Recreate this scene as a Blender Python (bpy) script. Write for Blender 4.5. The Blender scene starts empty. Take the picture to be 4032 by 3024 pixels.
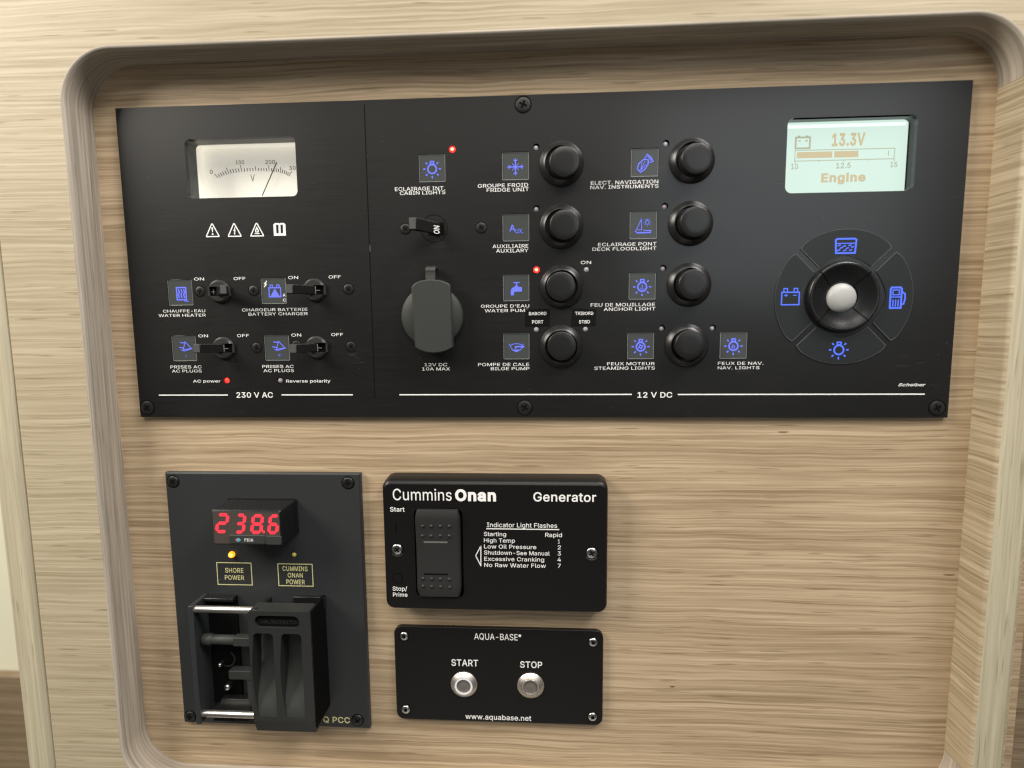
import bpy, bmesh, math
from mathutils import Vector, Matrix
from mathutils.geometry import tessellate_polygon, delaunay_2d_cdt
R = math.radians
sc = bpy.context.scene
COL = sc.collection

# ------------------------------------------------------------------ camera, world, lamps, exposure
# The panel stands upright: X right, Z up, the viewer towards -Y.  Sizes are given in millimetres
# (x, y on the panel, z out of the panel towards the viewer) and turned into metres by W().
def W(x, y, z=0.0):
    return Vector((x, -z, y)) * 0.001

cam_d = bpy.data.cameras.new('camera')
cam = bpy.data.objects.new('camera', cam_d); COL.objects.link(cam); sc.camera = cam
cam_d.sensor_fit = 'HORIZONTAL'; cam_d.sensor_width = 36.0
cam_d.lens = 36.0 * 2261.2227 / 4032.0
cam_d.clip_start = 0.01; cam_d.clip_end = 20.0
cam.matrix_world = Matrix(((0.9981725, 0.0025875, 0.0603742, 0.0000000), (0.0597056, 0.1119579, -0.9919177, -0.2864866), (-0.0093260, 0.9937096, 0.1115988, 0.0000000), (0.0000000, 0.0000000, 0.0000000, 1.0000000)))
cam_d.dof.use_dof = True; cam_d.dof.focus_distance = 0.297; cam_d.dof.aperture_fstop = 5.0

world = bpy.data.worlds.new('World'); sc.world = world; world.use_nodes = True
bg = world.node_tree.nodes['Background']
bg.inputs[0].default_value = (1.0, 0.96, 0.9, 1); bg.inputs[1].default_value = 0.035

def area(name, pos, target, size, power, col, size_y=None):
    l = bpy.data.lights.new(name, 'AREA'); l.energy = power; l.color = col; l.size = size
    if size_y: l.shape = 'RECTANGLE'; l.size_y = size_y
    o = bpy.data.objects.new(name, l); COL.objects.link(o)
    o.location = W(*pos); d = W(*target) - W(*pos)
    o.rotation_euler = d.to_track_quat('-Z', 'Y').to_euler()
    return o
area('cabin_lamp', (-865, 555, 424), (0, -40, 0), 0.42, 11.5, (1.0, 0.94, 0.845))
area('ceiling_lamp', (540, 760, 370), (0, 0, 0), 0.36, 9.0, (1.0, 0.96, 0.93))
area('overhead_fill', (-60, 1250, 1050), (0, -60, 0), 1.00, 15.5, (1.0, 0.945, 0.86))  # unseen soft fill, added to brighten the board and ease the shadows
area('table_bounce', (-100, -900, 600), (0, 60, 0), 0.8, 0.9, (1.0, 0.93, 0.82))
area('hatch_light', (560, 300, 1250), (60, 20, 0), 0.62, 1.7, (0.88, 0.95, 1.0), 0.52)

sc.view_settings.view_transform = 'Standard'; sc.view_settings.look = 'None'
sc.cycles.filter_width = 1.3
sc.view_settings.exposure = 0.05; sc.view_settings.gamma = 1.0
sc.view_settings.use_curve_mapping = False

# ------------------------------------------------------------------ materials
def nodes(name):
    m = bpy.data.materials.new(name); m.use_nodes = True
    nt = m.node_tree
    return m, nt.nodes, nt.links, nt.nodes['Principled BSDF']
def plain(name, col, rough=0.5, metal=0.0, spec=0.5, bump=0.0, bscale=1500.0, coat=0.0):
    m, n, l, b = nodes(name)
    b.inputs['Base Color'].default_value = (*col, 1); b.inputs['Roughness'].default_value = rough
    b.inputs['Metallic'].default_value = metal; b.inputs['Specular IOR Level'].default_value = spec
    b.inputs['Coat Weight'].default_value = coat; b.inputs['Coat Roughness'].default_value = .12
    tc = n.new('ShaderNodeTexCoord')
    nz = n.new('ShaderNodeTexNoise'); nz.inputs['Scale'].default_value = bscale; nz.inputs['Detail'].default_value = 3
    l.new(tc.outputs['Object'], nz.inputs['Vector'])
    mr = n.new('ShaderNodeMapRange'); mr.inputs[3].default_value = rough * .8; mr.inputs[4].default_value = min(1, rough * 1.2)
    l.new(nz.outputs['Fac'], mr.inputs[0]); l.new(mr.outputs[0], b.inputs['Roughness'])
    if bump:
        bp = n.new('ShaderNodeBump'); bp.inputs['Strength'].default_value = bump; bp.inputs['Distance'].default_value = .0002
        l.new(nz.outputs['Fac'], bp.inputs['Height']); l.new(bp.outputs[0], b.inputs['Normal'])
    return m
def glow(name, col, strength, base=(.05, .05, .05)):
    m, n, l, b = nodes(name)
    b.inputs['Base Color'].default_value = (*base, 1); b.inputs['Roughness'].default_value = .4
    b.inputs['Emission Color'].default_value = (*col, 1); b.inputs['Emission Strength'].default_value = strength
    return m
def wood(name, low, high, uv=False, freq=(3.0, 3.0, 1.0), rough=.5, wave=1.0, contrast=1.0):
    """oak laminate: long streaks; freq says how quickly the grain changes along each axis
    (1 = across the grain, small = along it)"""
    m, n, l, b = nodes(name)
    tc = n.new('ShaderNodeTexCoord')
    src = tc.outputs['UV' if uv else 'Object']
    # a slow wave bends the streaks
    mp0 = n.new('ShaderNodeMapping'); mp0.inputs['Scale'].default_value = (14, 14, 22)
    l.new(src, mp0.inputs['Vector'])
    wv = n.new('ShaderNodeTexNoise'); wv.inputs['Scale'].default_value = 1.0; wv.inputs['Detail'].default_value = 2
    l.new(mp0.outputs[0], wv.inputs['Vector'])
    sub = n.new('ShaderNodeVectorMath'); sub.operation = 'SUBTRACT'; sub.inputs[1].default_value = (.5, .5, .5)
    l.new(wv.outputs['Color'], sub.inputs[0])
    scl = n.new('ShaderNodeVectorMath'); scl.operation = 'SCALE'; scl.inputs['Scale'].default_value = .0045 * wave
    l.new(sub.outputs[0], scl.inputs[0])
    add = n.new('ShaderNodeVectorMath'); add.operation = 'ADD'
    l.new(src, add.inputs[0]); l.new(scl.outputs[0], add.inputs[1])
    def layer(across, along, detail, rg, off):
        mp = n.new('ShaderNodeMapping')
        mp.inputs['Scale'].default_value = tuple(across if f >= 1 else along for f in freq)
        mp.inputs['Location'].default_value = (off, off * 1.7, off * .6)
        l.new(add.outputs[0], mp.inputs['Vector'])
        t = n.new('ShaderNodeTexNoise'); t.inputs['Scale'].default_value = 1.0
        t.inputs['Detail'].default_value = detail; t.inputs['Roughness'].default_value = rg
        l.new(mp.outputs[0], t.inputs['Vector'])
        return t.outputs['Fac']
    def stretch(v, lo, hi):
        q = n.new('ShaderNodeMapRange'); q.inputs[1].default_value = lo; q.inputs[2].default_value = hi
        l.new(v, q.inputs[0]); return q.outputs[0]
    band = stretch(layer(38, 1.0, 2, .5, 3.1), .3, .7)
    streak = stretch(layer(120, 3.2, 2, .55, 7.7), .32, .68)
    fine = stretch(layer(820, 17, 3, .62, 1.3), .35, .65)
    def ridge(v, k):
        # thin light lines where a stretched noise crosses its middle value
        a = n.new('ShaderNodeMath'); a.operation = 'SUBTRACT'; a.inputs[1].default_value = .5; l.new(v, a.inputs[0])
        c = n.new('ShaderNodeMath'); c.operation = 'ABSOLUTE'; l.new(a.outputs[0], c.inputs[0])
        q = n.new('ShaderNodeMapRange'); q.inputs[1].default_value = 0; q.inputs[2].default_value = k; q.inputs[3].default_value = 1; q.inputs[4].default_value = 0
        l.new(c.outputs[0], q.inputs[0]); return q.outputs[0]
    line = ridge(layer(330, 3.4, 1.5, .5, 5.9), .07)
    dark = ridge(layer(230, 2.6, 1.5, .5, 9.3), .05)
    def mul(v, k):
        q = n.new('ShaderNodeMath'); q.operation = 'MULTIPLY'; q.inputs[1].default_value = k; l.new(v, q.inputs[0]); return q.outputs[0]
    def plus(u, v):
        q = n.new('ShaderNodeMath'); q.operation = 'ADD'; l.new(u, q.inputs[0]); l.new(v, q.inputs[1]); return q.outputs[0]
    tot = plus(plus(plus(plus(mul(band, .16), mul(streak, .15)), mul(fine, .42)), mul(line, .36)), mul(dark, -.26))
    q = n.new('ShaderNodeMapRange'); q.inputs[1].default_value = .45 - .42 / contrast; q.inputs[2].default_value = .45 + .42 / contrast
    l.new(tot, q.inputs[0])
    mix = n.new('ShaderNodeMix'); mix.data_type = 'RGBA'
    mix.inputs['A'].default_value = (*low, 1); mix.inputs['B'].default_value = (*high, 1)
    l.new(q.outputs[0], mix.inputs['Factor'])
    # sparse dark pores, short dashes along the grain
    pore = stretch(layer(950, 40, 1, .5, 11.9), .66, .74)
    mix2 = n.new('ShaderNodeMix'); mix2.data_type = 'RGBA'
    mix2.inputs['B'].default_value = (low[0] * .62, low[1] * .58, low[2] * .5, 1)
    l.new(mul(pore, .55), mix2.inputs['Factor']); l.new(mix.outputs['Result'], mix2.inputs['A'])
    l.new(mix2.outputs['Result'], b.inputs['Base Color'])
    b.inputs['Roughness'].default_value = rough; b.inputs['Specular IOR Level'].default_value = .35
    bp = n.new('ShaderNodeBump'); bp.inputs['Strength'].default_value = .2; bp.inputs['Distance'].default_value = .0002
    l.new(tot, bp.inputs['Height']); l.new(bp.outputs[0], b.inputs['Normal'])
    return m
def brushed(name, col, rough, spec):
    """satin black anodised sheet with faint horizontal brushing, dust specks and hair scratches"""
    m, n, l, b = nodes(name)
    tc = n.new('ShaderNodeTexCoord')
    def nz(scale, detail=2):
        mp = n.new('ShaderNodeMapping'); mp.inputs['Scale'].default_value = scale
        l.new(tc.outputs['Object'], mp.inputs['Vector'])
        t = n.new('ShaderNodeTexNoise'); t.inputs['Scale'].default_value = 1; t.inputs['Detail'].default_value = detail
        l.new(mp.outputs[0], t.inputs['Vector']); return t.outputs['Fac']
    br = nz((35, 35, 1600)); cl = nz((14, 14, 18), 3); sp = nz((900, 900, 900), 1); scr = nz((70, 70, 2600), 1); zone = nz((17, 17, 23), 1)
    mr = n.new('ShaderNodeMapRange'); mr.inputs[1].default_value = .3; mr.inputs[2].default_value = .7
    mr.inputs[3].default_value = rough - .07; mr.inputs[4].default_value = rough + .07
    mx = n.new('ShaderNodeMath'); mx.operation = 'ADD'; l.new(br, mx.inputs[0]); l.new(cl, mx.inputs[1])
    hf = n.new('ShaderNodeMath'); hf.operation = 'MULTIPLY'; hf.inputs[1].default_value = .5; l.new(mx.outputs[0], hf.inputs[0])
    l.new(hf.outputs[0], mr.inputs[0]); l.new(mr.outputs[0], b.inputs['Roughness'])
    def thr(v, lo, hi, k):
        q = n.new('ShaderNodeMapRange'); q.inputs[1].default_value = lo; q.inputs[2].default_value = hi; q.inputs[4].default_value = k
        l.new(v, q.inputs[0]); return q.outputs[0]
    dust = thr(sp, .77, .81, .5)
    sc1 = thr(scr, .70, .78, 1.0); zn = thr(zone, .60, .68, .30)
    pr = n.new('ShaderNodeMath'); pr.operation = 'MULTIPLY'; l.new(sc1, pr.inputs[0]); l.new(zn, pr.inputs[1])
    sm = n.new('ShaderNodeMath'); sm.operation = 'ADD'; l.new(dust, sm.inputs[0]); l.new(pr.outputs[0], sm.inputs[1])
    mix = n.new('ShaderNodeMix'); mix.data_type = 'RGBA'
    mix.inputs['A'].default_value = (*col, 1); mix.inputs['B'].default_value = (.22, .21, .19, 1)
    l.new(sm.outputs[0], mix.inputs['Factor']); l.new(mix.outputs['Result'], b.inputs['Base Color'])
    b.inputs['Specular IOR Level'].default_value = spec
    b.inputs['Coat Weight'].default_value = .7; b.inputs['Coat Roughness'].default_value = .20; b.inputs['Coat IOR'].default_value = 1.5
    bp = n.new('ShaderNodeBump'); bp.inputs['Strength'].default_value = .05; bp.inputs['Distance'].default_value = .00005
    l.new(br, bp.inputs['Height']); l.new(bp.outputs[0], b.inputs['Normal'])
    return m

M = dict(
    board=wood('oak_laminate_panel', (.315, .222, .130), (.635, .492, .328), freq=(.1, .1, 1), contrast=.88),
    front=wood('oak_laminate_front', (.345, .28, .175), (.585, .505, .36), freq=(.1, .1, 1), contrast=.74),
    band=wood('oak_edge_banding', (.33, .285, .23), (.57, .50, .41), uv=True, freq=(.1, 1, 1), wave=.25, contrast=1.25),
    lip=wood('oak_laminate_return', (.34, .262, .158), (.62, .52, .36), freq=(.1, .1, 1), contrast=1.0),
    post=wood('oak_solid_edge', (.42, .37, .25), (.62, .56, .41), freq=(1, 1, .1), wave=.3, contrast=.8),
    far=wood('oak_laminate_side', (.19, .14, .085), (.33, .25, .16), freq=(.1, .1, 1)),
    knot=plain('dark_wood_knot', (.25, .165, .095), .6), speck=plain('dark_wood_speck', (.12, .08, .045), .7),
    pale=plain('cream_paint', (.80, .78, .60), .6),
    gap=plain('joint_shadow_gap', (.10, .075, .05), .8),
    panel=brushed('black_anodised_sheet', (.0065, .0063, .0061), .45, .38),
    pica=plain('dark_grey_engraving_plate', (.029, .0315, .033), .46, spec=.45, bump=.08),
    gen=plain('black_moulded_plastic', (.0075, .0073, .007), .36, spec=.30, bump=.12, bscale=2200),
    aqua=plain('black_anodised_plate', (.0055, .0055, .0054), .34, spec=.28, bump=.05),
    plastic=plain('black_matt_plastic', (.0145, .0145, .0142), .31, spec=.5, bump=.10, bscale=2500),
    collar=plain('black_collar_plastic', (.034, .034, .033), .34, spec=.5), rim=plain('key_bevel_highlight', (.11, .115, .115), .4), gloss=plain('black_satin_plastic', (.010, .010, .0105), .28, spec=.5),
    rubber=plain('worn_black_rubber', (.026, .0265, .026), .44, spec=.4, bump=.2, bscale=1800),
    slide=plain('black_slide_plastic', (.024, .0255, .025), .36, spec=.5, bump=.12, bscale=2200), lid=plain('grey_black_lid_plastic', (.036, .040, .036), .55, spec=.4, bump=.15, bscale=2600),
    tip=plain('lit_lever_tip', (.075, .078, .076), .5), lever=plain('black_lever_plastic', (.010, .010, .010), .33, spec=.5),  # lever darkened and tip lightened: shade and light put into their colours
    void=plain('black_hollow', (.003, .003, .003), .8, spec=.1),
    tile=plain('smoked_window_plastic', (.062, .068, .066), .30, spec=.5),
    edge=plain('window_edge_highlight', (.34, .36, .35), .3),
    key=plain('smoked_key_plastic', (.0125, .0155, .0155), .46, spec=.5),
    white=plain('white_print', (.95, .95, .93), .6),
    yellow=plain('pale_yellow_engraving', (.78, .74, .36), .6),
    scuff=plain('worn_anodising', (.05, .048, .044), .5), mark=plain('grey_print', (.35, .35, .34), .6),
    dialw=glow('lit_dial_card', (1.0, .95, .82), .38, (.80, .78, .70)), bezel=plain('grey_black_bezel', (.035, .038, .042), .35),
    ink=plain('dial_ink', (.12, .11, .10), .6),
    knob=plain('warm_grey_knob', (.42, .425, .41), .45, bump=.05),
    steel=plain('polished_steel', (.90, .88, .85), .36, 1.0),
    brush=plain('turned_steel', (.70, .66, .60), .46, 1.0), brush2=plain('turned_steel_dull', (.42, .38, .34), .42, 1.0),
    zinc=plain('bright_zinc_screw', (.62, .64, .64), .28, 1.0),
    bscrew=plain('blackened_screw', (.012, .012, .012), .40, 0.0, .5),
    blue=glow('blue_backlight', (.12, .165, .92), 1.1),
    blue2=glow('strong_blue_backlight', (.05, .14, 1.0), 1.15),
    hot=glow('lamp_hot_spot', (1.0, .24, .14), 5.0), hota=glow('amber_hot_spot', (1.0, .68, .16), 2.4), ledr=glow('red_lamp_lit', (1.0, .015, .008), 5.0, (.3, .01, .01)),
    ledd=glow('red_lamp_dim', (1.0, .03, .02), 2.6, (.3, .01, .01)),
    leda=glow('amber_lamp_lit', (1.0, .36, .008), 1.7, (.5, .3, .02)),
    led=plain('clear_lamp_lens', (.42, .38, .42), .25),
    ledy=plain('yellowish_lamp_lens', (.60, .52, .12), .2),
    digit=glow('red_digit', (1.0, .012, .045), 1.15),
    lcd=glow('screen_backlight', (.64, .82, .72), 1.0, (.03, .03, .03)),
    lcdhot=glow('screen_edge_light', (.85, 1.0, .95), 1.1, (.03, .03, .03)),
    amber=glow('screen_amber', (.58, .485, .28), 1.0, (.03, .03, .03)),
    olive=glow('screen_olive', (.40, .43, .29), 1.0, (.03, .03, .03)),
    ringw=glow('white_ring_light', (.80, .84, .92), .38, (.5, .5, .5)), slit=plain('milky_lens', (.16, .155, .145), .4),
    cyan=plain('cyan_print', (.10, .45, .62), .5), pink=plain('pink_print', (.75, .28, .25), .5),
)

# ------------------------------------------------------------------ mesh helpers (millimetres)
def new(): return bmesh.new()
def face(bm, vs):
    try: return bm.faces.new(vs)
    except ValueError: return None
def prism(bm, pts, z0, z1, holes=()):
    """flat outline (with holes) given thickness; pts are (x, y)"""
    loops = [list(pts)] + [list(h) for h in holes]
    top = [[bm.verts.new((x, y, z1)) for x, y in lp] for lp in loops]
    bot = [[bm.verts.new((x, y, z0)) for x, y in lp] for lp in loops]
    if not holes:
        face(bm, top[0]); face(bm, list(reversed(bot[0])))
    else:
        tris = tessellate_polygon([[Vector((x, y, 0)) for x, y in lp] for lp in loops])
        ft = [v for lp in top for v in lp]; fb = [v for lp in bot for v in lp]
        for a, b_, c in tris:
            face(bm, [ft[a], ft[b_], ft[c]]); face(bm, [fb[c], fb[b_], fb[a]])
    for lt, lb in zip(top, bot):
        k = len(lt)
        for i in range(k):
            j = (i + 1) % k
            face(bm, [lt[i], lb[i], lb[j], lt[j]])
def slab(bm, x0, x1, y0, y1, z0, z1, ch, holes=()):
    """rectangular plate with a chamfered front edge"""
    sheet(bm, [[(x0 + ch, y0 + ch), (x1 - ch, y0 + ch), (x1 - ch, y1 - ch), (x0 + ch, y1 - ch)]] + [list(reversed(q)) for q in holes], z1)
    loft(bm, [[(x0, y0, z0), (x1, y0, z0), (x1, y1, z0), (x0, y1, z0)], [(x0, y0, z1 - ch), (x1, y0, z1 - ch), (x1, y1, z1 - ch), (x0, y1, z1 - ch)],
              [(x0 + ch, y0 + ch, z1), (x1 - ch, y0 + ch, z1), (x1 - ch, y1 - ch, z1), (x0 + ch, y1 - ch, z1)]], True, False)
    for q in holes: loft(bm, [[(x, y, z1) for x, y in q], [(x, y, z0 + .2) for x, y in q]], False, False)
    bmesh.ops.remove_doubles(bm, verts=bm.verts[:], dist=1e-5)
def sheet(bm, loops, z):
    tris = tessellate_polygon([[Vector((x, y, 0)) for x, y in lp] for lp in loops])
    vs = [bm.verts.new((x, y, z)) for lp in loops for x, y in lp]
    for a, b_, c in tris: face(bm, [vs[a], vs[b_], vs[c]])
def box(bm, x0, x1, y0, y1, z0, z1):
    prism(bm, [(x0, y0), (x1, y0), (x1, y1), (x0, y1)], z0, z1)
def rr(x0, x1, y0, y1, r, n=6):
    out = []
    for cx, cy, a0 in ((x1 - r, y1 - r, 0), (x0 + r, y1 - r, 90), (x0 + r, y0 + r, 180), (x1 - r, y0 + r, 270)):
        for i in range(n + 1):
            a = R(a0 + 90 * i / n); out.append((cx + r * math.cos(a), cy + r * math.sin(a)))
    return out
def circ(cx, cy, r, n=32, a0=0.0):
    return [(cx + r * math.cos(a0 + 2 * math.pi * i / n), cy + r * math.sin(a0 + 2 * math.pi * i / n)) for i in range(n)]
def loft(bm, rings, cap0=True, cap1=True):
    vs = [[bm.verts.new(p) for p in rg] for rg in rings]
    k = len(vs[0])
    for a, b_ in zip(vs, vs[1:]):
        for i in range(k):
            j = (i + 1) % k; face(bm, [a[i], a[j], b_[j], b_[i]])
    if cap0: face(bm, list(reversed(vs[0])))
    if cap1: face(bm, vs[-1])
def lathe(bm, prof, cx=0, cy=0, n=40, cap0=False, cap1=True, shift=(0, 0)):
    """profile of (radius, z); shift leans the top sideways"""
    z0 = prof[0][1]; z1 = prof[-1][1]; dz = (z1 - z0) or 1
    rings = []
    for r, z in prof:
        t = (z - z0) / dz
        rings.append([(x + shift[0] * t, y + shift[1] * t, z) for x, y in circ(cx, cy, r, n)])
    loft(bm, rings, cap0, cap1)
def tube(bm, p, q, r, n=16):
    p, q = Vector(p), Vector(q); d = (q - p).normalized()
    u = d.orthogonal().normalized(); v = d.cross(u)
    rg = lambda c, rad: [tuple(c + rad * (math.cos(2 * math.pi * i / n) * u + math.sin(2 * math.pi * i / n) * v)) for i in range(n)]
    loft(bm, [rg(p, r * .8), rg(p + d * r * .25, r), rg(q - d * r * .25, r), rg(q, r * .8)])
def dome(bm, cx, cy, r, z, h, n=20):
    lathe(bm, [(r, z - .4)] + [(r * math.cos(R(a)), z + h * math.sin(R(a))) for a in (0, 22, 45, 65, 82)], cx, cy, n)
_lift = [0]
def stroke(bm, pts, w, z, closed=False):
    """flat line of width w; every segment lies a hair above the one before it"""
    n = len(pts); segs = n if closed else n - 1
    for i in range(segs):
        (x0, y0), (x1, y1) = pts[i], pts[(i + 1) % n]
        dx, dy = x1 - x0, y1 - y0; L = math.hypot(dx, dy) or 1e-6
        ux, uy = dx / L, dy / L; e = w * .42
        x0, y0 = x0 - ux * (e if (closed or i) else 0), y0 - uy * (e if (closed or i) else 0)
        x1, y1 = x1 + ux * (e if (closed or i < segs - 1) else 0), y1 + uy * (e if (closed or i < segs - 1) else 0)
        px, py = -uy * w / 2, ux * w / 2
        zz = z + .004 * (i % 2)
        face(bm, [bm.verts.new(c) for c in ((x0 - px, y0 - py, zz), (x1 - px, y1 - py, zz), (x1 + px, y1 + py, zz), (x0 + px, y0 + py, zz))])
def ring2(bm, cx, cy, r, w, z, n=28):
    sheet(bm, [circ(cx, cy, r + w / 2, n), circ(cx, cy, r - w / 2, n)], z)

def obj(name, bm, mat, parent=None, at=(0, 0, 0), bevel=0.0, seg=2, smooth=True, sharp=35, label=None, uv=None):
    """turn a millimetre bmesh (drawn in panel coordinates) into an object whose origin is `at`"""
    bmesh.ops.recalc_face_normals(bm, faces=bm.faces[:])
    me = bpy.data.meshes.new(name)
    off = Vector(at)
    for v in bm.verts:
        c = v.co - off; v.co = W(c.x, c.y, c.z)
    bm.to_mesh(me); bm.free()
    me.materials.append(mat)
    if smooth:
        me.polygons.foreach_set('use_smooth', [True] * len(me.polygons))
        me.set_sharp_from_angle(angle=R(sharp))
    o = bpy.data.objects.new(name, me); COL.objects.link(o)
    ab[o.name] = W(*at)
    o.location = W(*at)
    if parent is not None:
        o.parent = parent; o.location = W(*at) - ab[parent.name]
    if bevel:
        md = o.modifiers.new('edge', 'BEVEL'); md.width = bevel * .001; md.segments = seg
        md.limit_method = 'ANGLE'; md.angle_limit = R(40); md.harden_normals = False
    if label: o['label'] = label
    return o
ab = {}
def thing(name, label, cat, at, group=None):
    o = bpy.data.objects.new(name, None); COL.objects.link(o); o.location = W(*at); ab[o.name] = W(*at)
    o.empty_display_size = .02
    o['label'] = label; o['category'] = cat
    if group: o['group'] = group
    return o
def structure(o):
    o['kind'] = 'structure'; return o
def twin(src, at, parent, name=None):
    """a copy of a part (and of its sub-parts) sharing mesh data, moved to `at`"""
    c = src.copy(); COL.objects.link(c); c.parent = parent
    ab[c.name] = W(*at); c.location = W(*at) - ab[parent.name]
    for ch in list(src.children):
        d = ch.copy(); COL.objects.link(d); d.parent = c
        ab[d.name] = ab[c.name] + ch.location
    return c

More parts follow.
